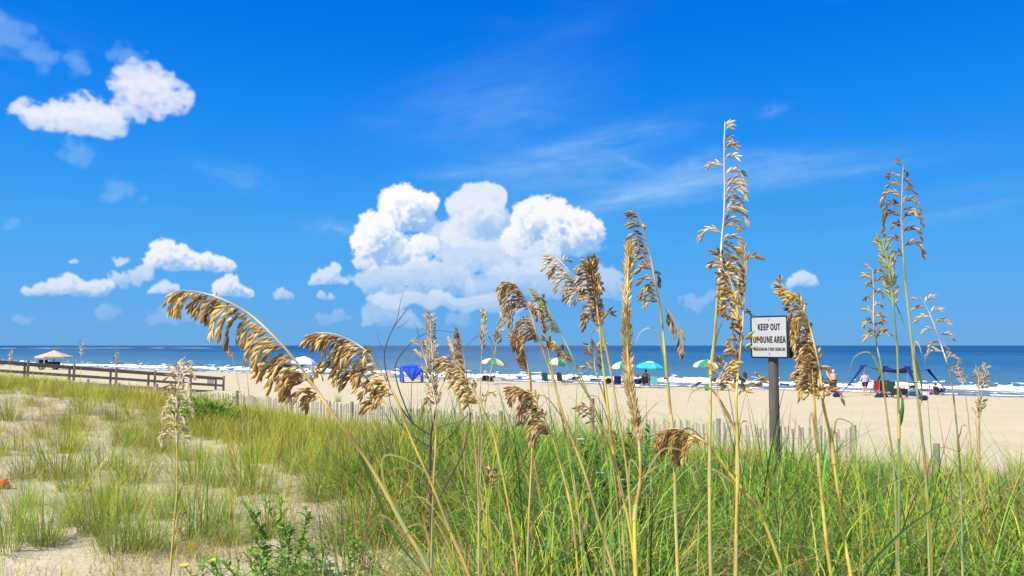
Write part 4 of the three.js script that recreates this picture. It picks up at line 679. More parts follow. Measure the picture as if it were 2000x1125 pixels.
{   // single tussocks standing in the open sand
  const protos = [];
  for (let k = 0; k < 5; k++) {
    const g = tuft(400 + k, { n: 130, spread: 0.17, len: 0.72, w: 0.0034, lean: 0.62, curl: 1.1, greens: k % 2 ? GREENS.dune : [...GREENS.dune, ...GREENS.lush.slice(0, 3)], straw: 0.1, wind: 0 });
    const t = tuft(500 + k, { n: 70, spread: 0.17, len: 0.34, w: 0.003, lean: 1.0, curl: 1.5, greens: GREENS.thatch, straw: 0.3 });
    protos.push([g, t]);
  }
  const spots = [[160, 808, 1, 'bright round tussock below the boardwalk railing, nearest the dune crest'], [115, 935, 1.15, 'tall spreading tussock on open sand, tallest at the left edge'], [88, 1062, 0.72, 'small tussock alone in the bare sand at the lower left'], [20, 822, 0.9, 'low brown-based tussock under the boardwalk at the left border'],
    [245, 868, 0.95, 'reddish tussock left of the pale drooping seed head'], [318, 880, 1.0, 'dense tussock with dark thatch beside the pale drooping seed head'], [245, 945, 0.7, 'dark green small tussock in the sand below the reddish one'], [385, 940, 0.95, 'upright tussock right of the pale seed stalk base'], [490, 960, 1.05, 'tussock at the left edge of the middle sand patch'], [655, 880, 1.0, 'tussock with dark hollow thatch above the middle sand patch'],
    [10, 1075, 0.9, 'yellow tussock cut by the left border near the bottom'], [200, 985, 0.55, 'short tussock between two bare sand steps'], [520, 865, 0.9, 'tussock behind the sand patch, left of the thick leaning stalk'], [430, 850, 0.85, 'tussock beside the green vine patch'], [620, 975, 0.75, 'tussock standing inside the middle sand patch'], [285, 1075, 0.8, 'thin tussock at the bottom beside the yellow stalk'],
    [130, 880, 0.75, 'thin tussock behind the tall spreading one'], [60, 985, 0.5, 'sparse tussock near the orange scrap'], [330, 1010, 0.7, 'tussock around the base of the yellow stalk'], [450, 1060, 0.7, 'tussock left of the low leafy bush'],
    [1890, 925, 1.05, 'tall dark green tussock under the three small pale heads'], [1988, 930, 0.9, 'tall tussock cut by the right border'], [1760, 915, 0.8, 'tussock around the feet of the rightmost tall stalks'], [1640, 950, 0.45, 'tussock right of the sign post in front of the fence end'], [1290, 905, 0.8, 'tussock right of the lilac flowered herb'], [1080, 890, 0.8, 'tussock left of the lilac flowered herb']];
  const r = rng(9);
  for (let i = 0, k = 0; i < 600 && k < 34; i++) { const px = r() * 720, py = 782 + Math.pow(r(), 1.3) * 300; if (spots.some(([a, b]) => Math.hypot(a - px, (b - py) * 1.6) < 44)) continue; spots.push([px, py, 0.5 + 0.45 * r(), null]); k++; }
  const words = 'first second third fourth fifth sixth seventh eighth ninth tenth eleventh twelfth thirteenth fourteenth fifteenth sixteenth seventeenth eighteenth nineteenth twentieth'.split(' ');
  for (const [lo, hi, where] of [[0, 830, 'row just below the dune crest'], [830, 920, 'middle row on the open sand'], [920, 2000, 'front row on the open sand']]) spots.filter((q) => !q[3] && q[1] >= lo && q[1] < hi).sort((a, b) => a[0] - b[0]).forEach((q, i) => { q[3] = `${words[i]} of the small tussocks from the left border, ${where}`; });
  spots.forEach(([px, py, k, label], i) => {
    const p = G(px, py), [g, t] = protos[i % 5], o = thing('grass_tussock', label, 'grass tussock', [p.x, p.y - 0.01, p.z], r() * 6.28, 'tussocks in the open dune sand');
    part('green_blades', g, LEAF, o); part('dry_thatch', t, STRAW, o); const q = k * 1.0; o.scale.set(q, q * (0.9 + 0.2 * r()), q); if (px > 1000) o.scale.y *= 1.25;
  });
}
// ---------------------------------------------------------------- sea oats
const GRAIN = new THREE.MeshPhysicalMaterial({ vertexColors: true, roughness: 0.6, specularIntensity: 0.5, transmission: 0.22, thickness: 0, side: THREE.DoubleSide });
const STEM = new THREE.MeshStandardMaterial({ vertexColors: true, roughness: 0.5, side: THREE.DoubleSide });
const TONES = { gold: [[0.60, 0.41, 0.12], [0.46, 0.28, 0.07], [0.70, 0.52, 0.19], [0.26, 0.13, 0.04], [0.76, 0.6, 0.28], [0.36, 0.2, 0.055]], brown: [[0.42, 0.26, 0.1], [0.28, 0.16, 0.06], [0.54, 0.36, 0.14], [0.19, 0.1, 0.04], [0.6, 0.43, 0.2]], pale: [[0.64, 0.52, 0.32], [0.55, 0.43, 0.23], [0.72, 0.62, 0.43], [0.44, 0.31, 0.15]], straw: [[0.66, 0.50, 0.2], [0.58, 0.41, 0.13], [0.72, 0.58, 0.3], [0.5, 0.33, 0.1]], green: [[0.42, 0.44, 0.12], [0.5, 0.48, 0.18], [0.34, 0.38, 0.1], [0.6, 0.52, 0.22]] };
const RING = [[0, 0.0, 0.0], [0.16, 0.55, 0.7], [0.42, 1, 1], [0.72, 0.72, 0.75], [1, 0.02, 0.05]];
function spikelet(out, p, dir, flat, len, wid, c, r) {   // flat pointed husk with overlapping scale notches
  const side = V().crossVectors(dir, flat).normalize(), n = V().crossVectors(side, dir), base = out.pos.length / 3;
  RING.forEach(([t, w, th], i) => { const jag = 1 + (i === 2 || i === 3 ? (r() - 0.5) * 0.3 : 0); for (let k = 0; k < 4; k++) { const a = k * Math.PI / 2, x = Math.cos(a) * wid * 0.5 * w * jag, y = Math.sin(a) * wid * 0.13 * th, q = p.clone().addScaledVector(dir, t * len).addScaledVector(side, x).addScaledVector(n, y), m = V().addScaledVector(side, Math.cos(a) * 0.55).addScaledVector(n, Math.sin(a)).addScaledVector(dir, (t - 0.45) * 0.7).normalize(); out.pos.push(q.x, q.y, q.z); out.nor.push(m.x, m.y, m.z); out.col.push(...c); } });
  for (let i = 0; i < 4; i++) for (let k = 0; k < 4; k++) { const a = base + i * 4 + k, b = base + i * 4 + (k + 1) % 4; out.idx.push(a, b, a + 4, a + 4, b, b + 4); }
}
function soup(o) { const g = new THREE.BufferGeometry(); g.setAttribute('position', new THREE.Float32BufferAttribute(o.pos, 3)); g.setAttribute('color', new THREE.Float32BufferAttribute(o.col, 3)); g.setIndex(o.idx); g.computeVertexNormals(); return g; }
let oatSeed = 1000;
function seaOat(label, depth, path, head, o = {}) {
  // path: from the tip down to where the stalk leaves sight; head: how many of its points carry seed
  const { n = 14, len = 0.07, side = 0, droop = 0.5, out = 0.9, tone = 'brown', r0 = 0.0034, sp = 0.024, wide = 0.3, stem = [0.5, 0.42, 0.12], leaves = [], extra = [], gap = 0.0085, thin = 0, taper = 0.5, swell = 1 } = o, r = rng(oatSeed += 17);
  const pts = path.map(([x, y], i) => spot(x, y, depth + 0.04 * noise(i * 0.7, depth * 3))), last = pts[pts.length - 1], prev = pts[pts.length - 2], dirDown = last.clone().sub(prev).normalize();
  const drop = last.y - groundAt(last.x, last.z), foot = V(last.x + clamp(dirDown.x / Math.max(0.3, -dirDown.y), -0.5, 0.5) * drop * 0.5, 0, last.z + 0.05); foot.y = groundAt(foot.x, foot.z) - 0.03;
  pts.push(V(lerp(last.x, foot.x, 0.6), lerp(last.y, foot.y, 0.5), lerp(last.z, foot.z, 0.5)), foot);
  const root = thing('sea_oats', label, 'sea oats', foot, 0, 'sea oat stalks on the near dune'), local = pts.map((p) => p.clone().sub(foot));
  const curve = new THREE.CatmullRomCurve3(local), total = local.length - 1, uh = (head - 1) / total, fine = []; for (let i = 0; i <= 70; i++) fine.push(curve.getPoint(i / 70));
  const st = tube(fine.slice(Math.max(0, Math.floor(uh * 70) - 1)), r0 * 0.72, r0 * 1.25, 7), cs = [], P = st.attributes.position, Hn = P.count / 8;
  for (let i = 0; i < P.count; i++) { const k = Math.floor(i / 8), f = noise(k * 0.32, oatSeed * 0.13) , node = Math.abs(k % 13 - 6) < 1 ? 0.75 : 1, red = smooth(f, 0.12, 0.4) * 0.8; cs.push(lerp(stem[0], 0.46, red) * node, lerp(stem[1], 0.25, red) * node, lerp(stem[2], 0.07, red) * node); }
  st.setAttribute('color', new THREE.Float32BufferAttribute(cs, 3)); part('stem', st, STEM, root);
  const rows = [[curve, 0, uh, n, len]]; for (const [ex, m, l] of extra) rows.push([new THREE.CatmullRomCurve3(ex.map(([x, y]) => spot(x, y, depth + 0.02).sub(foot))), 0, 1, m, l]);
  rows.forEach(([cv, u0, u1, count, bl], ri) => {
    const rp = []; for (let i = 0; i <= 24; i++) rp.push(cv.getPoint(lerp(u0, u1, i / 24)));
    const hd = part('seed_head', tint(tube(rp, r0 * 0.3, r0 * 0.75, 5), TONES[tone][2]), STEM, root);
    for (let b = 0; b < count; b++) {
      const k = (b + 0.3 + 0.5 * r()) / count, u = lerp(u0, u1, k), p = cv.getPoint(u), tan = cv.getPoint(Math.max(u0, u - 0.01)).sub(cv.getPoint(Math.min(u1, u + 0.01))).normalize(); if (!isFinite(tan.x) || tan.lengthSq() < 0.5) tan.set(0, 1, 0);
      if (thin && r() < thin) continue;
      const s = side ? side * (r() < 0.85 ? 1 : -0.6) : (b % 2 ? 1 : -1), lat = V(s * (0.7 + 0.5 * r()), 0, (r() - 0.5) * 1.5).normalize();
      let d = tan.clone().multiplyScalar(1 - out * 0.55).addScaledVector(lat, out * 0.6).normalize(), q = p.clone();
      const L = bl * 0.62 * lerp(taper, 1, Math.pow(Math.sin(Math.min(1, k * 1.35) * Math.PI * 0.62), swell)) * (0.7 + 0.6 * r()), steps = Math.max(2, Math.round(L / gap)), o2 = { pos: [], nor: [], col: [], idx: [] }, bp = [q.clone()];
      const lone = pick(r, TONES[tone]);
      for (let i = 0; i < steps; i++) {
        d.add(V(0, -droop * (0.12 + 0.35 * i / steps), 0)).normalize(); q = q.clone().addScaledVector(d, L / steps); bp.push(q);
        const f = V(r() - 0.5, (r() - 0.5) * 0.5, 1).normalize(), w = V().crossVectors(d, f).normalize().multiplyScalar(i % 2 ? 1 : -1), sd = d.clone().addScaledVector(w, 0.22 + 0.2 * r()).add(V(0, -droop * 0.35, 0)).normalize(), c = r() < 0.5 ? lone : pick(r, TONES[tone]), h = 0.85 + 0.3 * r();
        spikelet(o2, q, sd, f, sp * (0.75 + 0.45 * r()), sp * wide * (0.8 + 0.4 * r()), [c[0] * h, c[1] * h, c[2] * h], r);
      }
      spikelet(o2, q, d, V(0.2, 0.1, 1).normalize(), sp, sp * wide, lone, r);
      part('seed_branch', [soup(o2), tint(tube(bp, 0.0011, 0.0007, 4), TONES[tone][0])], GRAIN, hd);
    }
  });
  if (depth < 3.4) for (let q = 0; q < 2; q++) {   // dry curling leaves with their sheaths
    const u = lerp(uh + 0.1, 0.86, (q + r()) / 2), p = curve.getPoint(u), t = curve.getPoint(u - 0.02).sub(curve.getPoint(u + 0.02)).normalize(), a = r() * 6.28, o2 = V(Math.cos(a), 0, Math.sin(a) * 0.6), L = 0.08 + 0.15 * r(), arc = [p.clone(), p.clone().addScaledVector(t, L * 0.35).addScaledVector(o2, 0.012), p.clone().addScaledVector(t, L * 0.62).addScaledVector(o2, L * 0.22), p.clone().addScaledVector(t, L * 0.55).addScaledVector(o2, L * 0.5), p.clone().addScaledVector(t, L * 0.25).addScaledVector(o2, L * 0.68)], lc = new THREE.CatmullRomCurve3(arc), lw = 0.0018 + 0.0018 * r(), tw = (r() - 0.5) * 5;
    part('leaf', tint(surface(2, 14, (uu, v) => { const pp = lc.getPoint(v), tt = lc.getTangent(v), sd = V().crossVectors(tt, V(Math.sin(tw * v), 0.1, Math.cos(tw * v))).normalize(); return pp.addScaledVector(sd, (uu - 0.5) * 2 * lw * Math.pow(1 - v, 0.5)); }), pick(r, [[0.5, 0.4, 0.16], [0.4, 0.28, 0.1], [0.36, 0.4, 0.1], [0.58, 0.48, 0.2]])), LEAF, root);
    part('sheath', tint(tube([0.03, 0.02, 0.01, 0, -0.006].map((e) => curve.getPoint(clamp(u + e, 0, 1))), r0 * 1.3, r0 * 1.12, 7), pick(r, [[0.46, 0.3, 0.12], [0.52, 0.44, 0.14], [0.38, 0.4, 0.12]])), STEM, root);
  }
  for (const [lp, w, c] of leaves) {   // long leaves given as places along their midrib
    const cv = new THREE.CatmullRomCurve3(lp.map(([x, y], i) => spot(x, y, depth + 0.03 * i).sub(foot)));
    const g = surface(2, 22, (u, v) => { const p = cv.getPoint(v), t = cv.getTangent(v), sd = V().crossVectors(t, V(0.25, 0.1, 1)).normalize(), ww = w * Math.pow(1 - v, 0.6) * (0.6 + 0.4 * Math.min(1, v * 8)); return p.addScaledVector(sd, (u - 0.5) * 2 * ww).add(V(0, 0, Math.abs(u - 0.5) * ww)); });
    part('leaf', tint(g, c), LEAF, root);
  }
  return root;
}
const YEL = [0.58, 0.5, 0.075], TAN = [0.52, 0.4, 0.13], GRN = [0.3, 0.4, 0.09], LG = [0.16, 0.30, 0.07], LY = [0.48, 0.44, 0.08];
seaOat('thick leaning stalk with a long drooping brown seed head, farthest left of the tall ones', 1.8, [[356, 567], [395, 572], [440, 587], [485, 612], [530, 652], [572, 698], [610, 750], [650, 808], [720, 905], [790, 1030], [845, 1130]], 7, { n: 25, len: 0.122, side: -1, droop: 1.3, out: 0.75, tone: 'gold', r0: 0.0044, sp: 0.029, wide: 0.29, stem: [0.55, 0.42, 0.1], extra: [[[[520, 706], [560, 716], [600, 742], [635, 785]], 14, 0.09]], leaves: [[[[700, 870], [735, 960], [780, 1060], [830, 1120]], 0.006, LG]] });
seaOat('arching stalk with a dense drooping brown head beside the thick leaning one', 2.0, [[616, 650], [650, 652], [690, 668], [722, 692], [750, 735], [775, 780], [800, 848], [850, 962], [885, 1050], [918, 1130]], 6, { n: 22, len: 0.1, side: -1, droop: 1.25, out: 0.7, tone: 'gold', r0: 0.004, sp: 0.027, wide: 0.29, stem: YEL, extra: [[[[640, 703], [675, 712], [712, 735], [742, 775], [755, 790]], 14, 0.085]] });
seaOat('pale drooping seed clump on a yellow stalk in the left sand', 3.0, [[356, 712], [350, 740], [346, 780], [344, 830], [346, 870], [346, 960], [338, 1050], [332, 1130]], 5, { n: 26, len: 0.12, droop: 1.3, out: 0.45, tone: 'pale', r0: 0.004, stem: YEL, extra: [[[[346, 1000], [344, 1025], [338, 1050]], 4, 0.06]] });
seaOat('pale upright spike with drooping lower branches right of the blue cabana', 2.7, [[840, 620], [842, 660], [845, 710], [846, 760], [852, 800], [852, 850], [846, 960], [842, 1130]], 5, { n: 26, len: 0.055, droop: 0.55, out: 0.42, tone: 'pale', r0: 0.0034, stem: TAN, extra: [[[[822, 675], [830, 700], [843, 745]], 5, 0.05], [[[838, 770], [844, 755], [848, 735]], 6, 0.07]] });
seaOat('slim dark brown head standing above the small drooping one', 2.8, [[900, 652], [905, 690], [910, 725], [916, 765], [926, 850], [934, 960], [936, 1130]], 4, { n: 16, len: 0.045, side: -1, droop: 0.8, out: 0.5, tone: 'brown', r0: 0.003, stem: TAN });
seaOat('brown drooping head leaning left of the first striped parasol', 2.5, [[866, 702], [890, 712], [912, 738], [930, 770], [942, 796], [958, 830], [980, 920], [1002, 1040], [1012, 1130]], 5, { n: 22, len: 0.085, side: -1, droop: 1.2, out: 0.6, tone: 'gold', r0: 0.0036, stem: YEL });
seaOat('thin pale wisp of seed beside the slim dark head', 3.2, [[880, 668], [887, 695], [892, 720], [896, 760], [905, 860], [910, 1000], [912, 1130]], 3, { n: 10, len: 0.03, droop: 0.2, out: 0.3, tone: 'pale', r0: 0.002, stem: TAN });
seaOat('thin pale upright spike rising over the first striped parasol', 3.3, [[944, 614], [944, 650], [941, 690], [939, 740], [936, 820], [934, 950], [934, 1130]], 3, { n: 14, len: 0.03, droop: 0.15, out: 0.3, tone: 'pale', r0: 0.0022, stem: [0.5, 0.46, 0.3] });
seaOat('thin pale spike leaning right above the first striped parasol', 3.3, [[986, 608], [976, 642], [968, 680], [960, 720], [945, 810], [938, 950], [938, 1130]], 3, { n: 14, len: 0.04, droop: 0.5, out: 0.4, tone: 'pale', r0: 0.0022, stem: [0.5, 0.46, 0.3] });
seaOat('dense dark brown bottlebrush head drooping left of the middle parasol', 2.3, [[998, 552], [1018, 570], [1035, 605], [1046, 645], [1056, 672], [1072, 716], [1096, 798], [1120, 864], [1146, 936], [1172, 1026], [1202, 1130]], 5, { n: 34, len: 0.16, side: -1, droop: 1.45, out: 0.5, tone: 'brown', sp: 0.018, r0: 0.004, stem: TAN });
seaOat('thin greenish spike curving left behind the dense bottlebrush head', 2.8, [[1048, 570], [1066, 596], [1082, 625], [1098, 656], [1118, 698], [1134, 742], [1162, 800], [1195, 900], [1215, 1130]], 4, { n: 18, len: 0.034, side: -1, droop: 0.5, out: 0.6, tone: 'green', r0: 0.0028, stem: GRN });
seaOat('short brown sprig drooping beside the dense bottlebrush head', 2.5, [[1044, 610], [1056, 630], [1066, 660], [1072, 690], [1082, 740], [1100, 830], [1125, 960], [1140, 1130]], 4, { n: 10, len: 0.035, side: 1, droop: 1, out: 0.4, tone: 'brown', r0: 0.0026, stem: TAN });
seaOat('open pale head fanning to the left under the tall cumulus', 2.4, [[1084, 501], [1108, 524], [1132, 557], [1152, 586], [1170, 625], [1186, 690], [1202, 780], [1222, 900], [1240, 1130]], 4, { n: 13, len: 0.1, side: -1, droop: 0.95, out: 0.9, tone: 'pale', r0: 0.0032, stem: [0.45, 0.42, 0.14] });
seaOat('dark brown upright plume on a bright yellow stalk', 2.2, [[1156, 522], [1161, 556], [1166, 600], [1172, 650], [1176, 698], [1182, 750], [1190, 820], [1198, 884], [1212, 950], [1228, 1020], [1243, 1130]], 4, { n: 30, len: 0.11, droop: 1.2, out: 0.26, tone: 'brown', r0: 0.004, stem: YEL });
seaOat('small brown sprig hanging across the horizon near the yellow stalk', 2.6, [[1164, 674], [1161, 700], [1164, 730], [1178, 770], [1192, 830], [1210, 960], [1222, 1130]], 3, { n: 9, len: 0.05, droop: 1.2, out: 0.6, tone: 'brown', r0: 0.0026, stem: TAN });
seaOat('long pale golden compact plume, the brightest one, in front of the parasols', 1.6, [[1228, 490], [1226, 550], [1224, 620], [1226, 690], [1232, 765], [1242, 820], [1250, 890], [1250, 940], [1240, 1010], [1242, 1130]], 7, { n: 64, len: 0.045, droop: 0.02, out: 0.22, tone: 'straw', r0: 0.0042, sp: 0.02, stem: YEL, taper: 0.35 });
seaOat('tall pale and brown head right of the cumulus, leaning left', 2.2, [[1246, 416], [1258, 455], [1270, 500], [1279, 548], [1288, 595], [1295, 650], [1300, 705], [1309, 798], [1313, 835], [1317, 900], [1320, 1020], [1324, 1130]], 5, { n: 19, len: 0.1, side: -1, droop: 1.3, out: 0.65, taper: 0.25, tone: 'brown', r0: 0.0044, stem: [0.5, 0.47, 0.12], extra: [[[[1336, 692], [1330, 660], [1316, 625], [1300, 602]], 9, 0.035]] });
seaOat('tallest pale seed stalk with side branches drooping to the right', 2.1, [[1416, 238], [1414, 290], [1415, 365], [1414, 416], [1409, 477], [1408, 522], [1403, 556], [1397, 640], [1388, 740], [1387, 815], [1386, 900], [1386, 1000], [1389, 1130]], 7, { n: 30, len: 0.1, side: 1, droop: 1.15, out: 0.75, tone: 'pale', r0: 0.0046, stem: [0.52, 0.46, 0.14], taper: 0.12, thin: 0.15, extra: [[[[1398, 600], [1402, 560], [1406, 520]], 10, 0.08]] });
seaOat('shaggy brown clump hanging just left of the sign', 2.0, [[1458, 500], [1456, 545], [1452, 610], [1448, 665], [1442, 720], [1438, 780], [1440, 845], [1439, 995], [1436, 1130]], 6, { n: 26, len: 0.085, side: -1, droop: 1.45, out: 0.36, tone: 'gold', r0: 0.0044, stem: YEL, extra: [[[[1408, 500], [1420, 530], [1436, 580], [1444, 640]], 12, 0.07]] });
seaOat('orange stalk with spread leafy bracts low in front of the sign post', 2.0, [[1420, 708], [1408, 730], [1400, 760], [1412, 800], [1432, 830], [1442, 900], [1440, 1000], [1438, 1130]], 3, { n: 8, len: 0.05, droop: 0.5, out: 0.9, tone: 'gold', r0: 0.003, stem: TAN, extra: [[[[1492, 736], [1470, 744], [1452, 756], [1442, 772]], 6, 0.03]] });
seaOat('massive drooping brown head right beside the sign', 2.0, [[1551, 571], [1570, 605], [1582, 641], [1594, 690], [1602, 732], [1608, 790], [1622, 855], [1636, 960], [1648, 1050], [1662, 1130]], 6, { n: 40, len: 0.12, side: -1, droop: 1.6, out: 0.4, swell: 1.3, taper: 0.2, tone: 'gold', r0: 0.0046, stem: YEL, extra: [[[[1526, 552], [1534, 568], [1546, 590], [1562, 616]], 7, 0.03], [[[1580, 680], [1587, 715], [1593, 750], [1598, 780]], 12, 0.08]] });
seaOat('slender second stalk bowing under the massive brown head', 1.95, [[1586, 720], [1590, 780], [1594, 850], [1598, 900], [1606, 980], [1614, 1060], [1624, 1130]], 2, { n: 10, len: 0.08, side: -1, droop: 1.5, out: 0.35, tone: 'brown', r0: 0.0042, stem: [0.6, 0.5, 0.1] });
seaOat('tall brown drooping head on a green stalk, rightmost of the tall ones', 2.5, [[1764, 324], [1762, 365], [1761, 405], [1761, 445], [1765, 512], [1768, 552], [1777, 640], [1786, 720], [1796, 810], [1804, 884], [1812, 1000], [1816, 1130]], 5, { n: 17, len: 0.125, droop: 1.4, out: 0.6, taper: 0.25, tone: 'brown', r0: 0.0042, stem: [0.34, 0.36, 0.14], leaves: [[[[1783, 690], [1796, 735], [1800, 770], [1796, 800]], 0.006, LY], [[[1768, 640], [1752, 600], [1742, 580]], 0.003, LG]] });
seaOat('young green seed head below the rightmost tall one', 2.5, [[1722, 474], [1732, 504], [1738, 540], [1742, 570], [1745, 606], [1752, 680], [1754, 770], [1756, 890], [1756, 1000], [1756, 1130]], 5, { n: 18, len: 0.055, droop: 0.2, out: 0.5, tone: 'green', r0: 0.0042, stem: [0.2, 0.3, 0.1], leaves: [[[[1742, 540], [1712, 508], [1680, 498]], 0.0026, LG], [[[1756, 830], [1762, 790], [1758, 760]], 0.009, LG]] });
seaOat('thin brown head with pale tip on the left of the young green one', 2.7, [[1704, 525], [1706, 575], [1706, 635], [1711, 668], [1720, 712], [1728, 775], [1736, 840], [1744, 900], [1750, 1000], [1752, 1130]], 4, { n: 16, len: 0.08, droop: 1.35, out: 0.5, taper: 0.2, tone: 'gold', r0: 0.0034, stem: [0.3, 0.36, 0.14] });
seaOat('sparse tan head bending left at the far right', 2.8, [[1797, 580], [1812, 605], [1826, 640], [1838, 675], [1848, 705], [1860, 760], [1868, 830], [1874, 900], [1878, 1000], [1880, 1130]], 5, { n: 12, len: 0.1, droop: 1.2, out: 0.8, taper: 0.3, tone: 'pale', r0: 0.0032, stem: [0.3, 0.36, 0.2] });
seaOat('drooping brown head low in the grass left of the sign post', 2.2, [[1302, 838], [1325, 838], [1350, 848], [1375, 862], [1395, 882], [1425, 925], [1455, 962], [1488, 1010]], 4, { n: 24, len: 0.13, side: -0.6, droop: 1.4, out: 0.5, tone: 'gold', r0: 0.0042, stem: YEL });
seaOat('stiff brown and pale spike left of the middle striped parasol', 2.4, [[1006, 655], [1018, 672], [1028, 700], [1034, 735], [1038, 780], [1040, 860], [1034, 990], [1030, 1130]], 4, { n: 18, len: 0.045, side: -1, droop: 0.7, out: 0.45, tone: 'brown', r0: 0.0034, stem: TAN });
seaOat('brown drooping head low over the grass below the stiff spike', 2.3, [[1012, 756], [1032, 768], [1052, 795], [1066, 825], [1078, 852], [1100, 928], [1116, 996], [1130, 1130]], 5, { n: 24, len: 0.11, side: -1, droop: 1.3, out: 0.5, tone: 'brown', r0: 0.0036, stem: YEL });
seaOat('small tan head arching over the middle striped parasol', 2.9, [[1070, 672], [1090, 676], [1108, 690], [1124, 710], [1150, 772], [1185, 850], [1215, 960], [1230, 1130]], 4, { n: 14, len: 0.04, side: -1, droop: 0.9, out: 0.6, tone: 'gold', r0: 0.0026, stem: GRN });
seaOat('little brown sprig in the leafy plant below the parasols', 3.2, [[1132, 792], [1146, 796], [1158, 806], [1170, 830], [1185, 900], [1195, 1000], [1200, 1130]], 4, { n: 9, len: 0.06, droop: 1.3, out: 0.6, tone: 'brown', r0: 0.0026, stem: GRN });
seaOat('tiny brown seed head in the grass between the two leaning stalks', 3.4, [[962, 918], [958, 935], [952, 958], [944, 985], [930, 1020], [918, 1080], [914, 1130]], 3, { n: 10, len: 0.045, droop: 0.9, out: 0.5, tone: 'brown', r0: 0.0024, stem: TAN });
for (const [label, d, pth, hd, tn, l] of [
  ['small pale head rising above the right dune, left of three', 5, [[1868, 716], [1876, 735], [1882, 755], [1888, 790], [1896, 870]], 3, 'pale', 0.06], ['small pale head rising above the right dune, middle of three', 5, [[1910, 722], [1911, 745], [1911, 765], [1911, 800], [1912, 880]], 3, 'pale', 0.06], ['small pale head rising above the right dune, right of three', 5, [[1926, 718], [1922, 740], [1917, 765], [1914, 800], [1914, 880]], 3, 'pale', 0.06], ['low pinkish sprig among the right dune grass', 5, [[1916, 785], [1912, 800], [1906, 820], [1908, 850], [1910, 900]], 3, 'gold', 0.06],
  ['thin head against the sea above the boardwalk, tallest there', 14, [[161, 664], [159, 680], [158, 696], [158, 720], [157, 752]], 3, 'pale', 0.09], ['thin head against the sea right of the tallest one over the boardwalk', 14, [[228, 688], [227, 704], [226, 718], [226, 740], [226, 765]], 3, 'gold', 0.09], ['thin head above the boardwalk at the far left border', 14, [[22, 684], [20, 696], [19, 706], [20, 720], [22, 745]], 3, 'pale', 0.09], ['thin curved stalk against the sea right of the boardwalk end', 10, [[447, 684], [452, 694], [456, 706], [462, 730], [470, 775]], 3, 'pale', 0.06], ['thin straight stalk against the sea near the boardwalk end', 10, [[480, 692], [480, 705], [482, 718], [484, 745], [486, 780]], 3, 'pale', 0.05]])
  seaOat(label, d, pth, hd, { n: 12, len: l, droop: 0.6, out: 0.5, tone: tn, r0: d > 8 ? 0.004 : 0.003, stem: TAN, sp: d > 8 ? 0.03 : 0.024 });
// ---------------------------------------------------------------- other plants
{   // bare shrub
  const d = 3.1, foot = spot(842, 1090, d); foot.y = groundAt(foot.x, foot.z) - 0.03;
  const o = thing('bare_shrub', 'leafless dark twiggy shrub with long curving branches in front of the cabana', 'shrub', foot), m = wood(0.15, 0.13, 0.125), Lc = (a) => new THREE.CatmullRomCurve3(a.map(([x, y, e = 0]) => spot(x, y, d + e).sub(foot))).getPoints(26);
  part('trunk', tube([V(0, 0, 0), ...Lc([[842, 1020], [840, 930], [842, 845], [848, 815], [856, 770]])], 0.0065, 0.003, 7), m, o);
  for (const [b, r] of [[[[842, 850], [808, 828], [778, 788], [761, 752], [752, 715], [752, 684], [766, 645], [786, 616], [798, 602, 0.1]], 0.007], [[[804, 824], [790, 790], [775, 745], [772, 714], [788, 686], [818, 658], [850, 646], [890, 650, -0.1]], 0.006], [[[840, 872], [815, 858], [790, 838], [766, 800], [758, 760]], 0.006], [[[803, 828], [803, 790], [804, 750], [806, 720, 0.1]], 0.004], [[[768, 640], [776, 622], [782, 590], [788, 570, 0.1]], 0.003], [[[776, 640], [790, 632], [802, 620]], 0.0025], [[[843, 840], [870, 830], [900, 822], [915, 805, 0.1]], 0.004], [[[845, 880], [880, 850], [905, 820, -0.2], [925, 800]], 0.005], [[[856, 770], [870, 740], [885, 700], [890, 690, 0.1]], 0.003], [[[818, 658], [814, 640], [808, 628]], 0.0022], [[[752, 690], [742, 670], [735, 650]], 0.0022], [[[842, 1000], [870, 950], [905, 880], [918, 815, 0.1], [915, 790]], 0.008], [[[772, 714], [785, 722], [800, 728]], 0.002]]) part('branch', tube(Lc(b), r * 0.5, r * 0.18, 6), m, o);
}
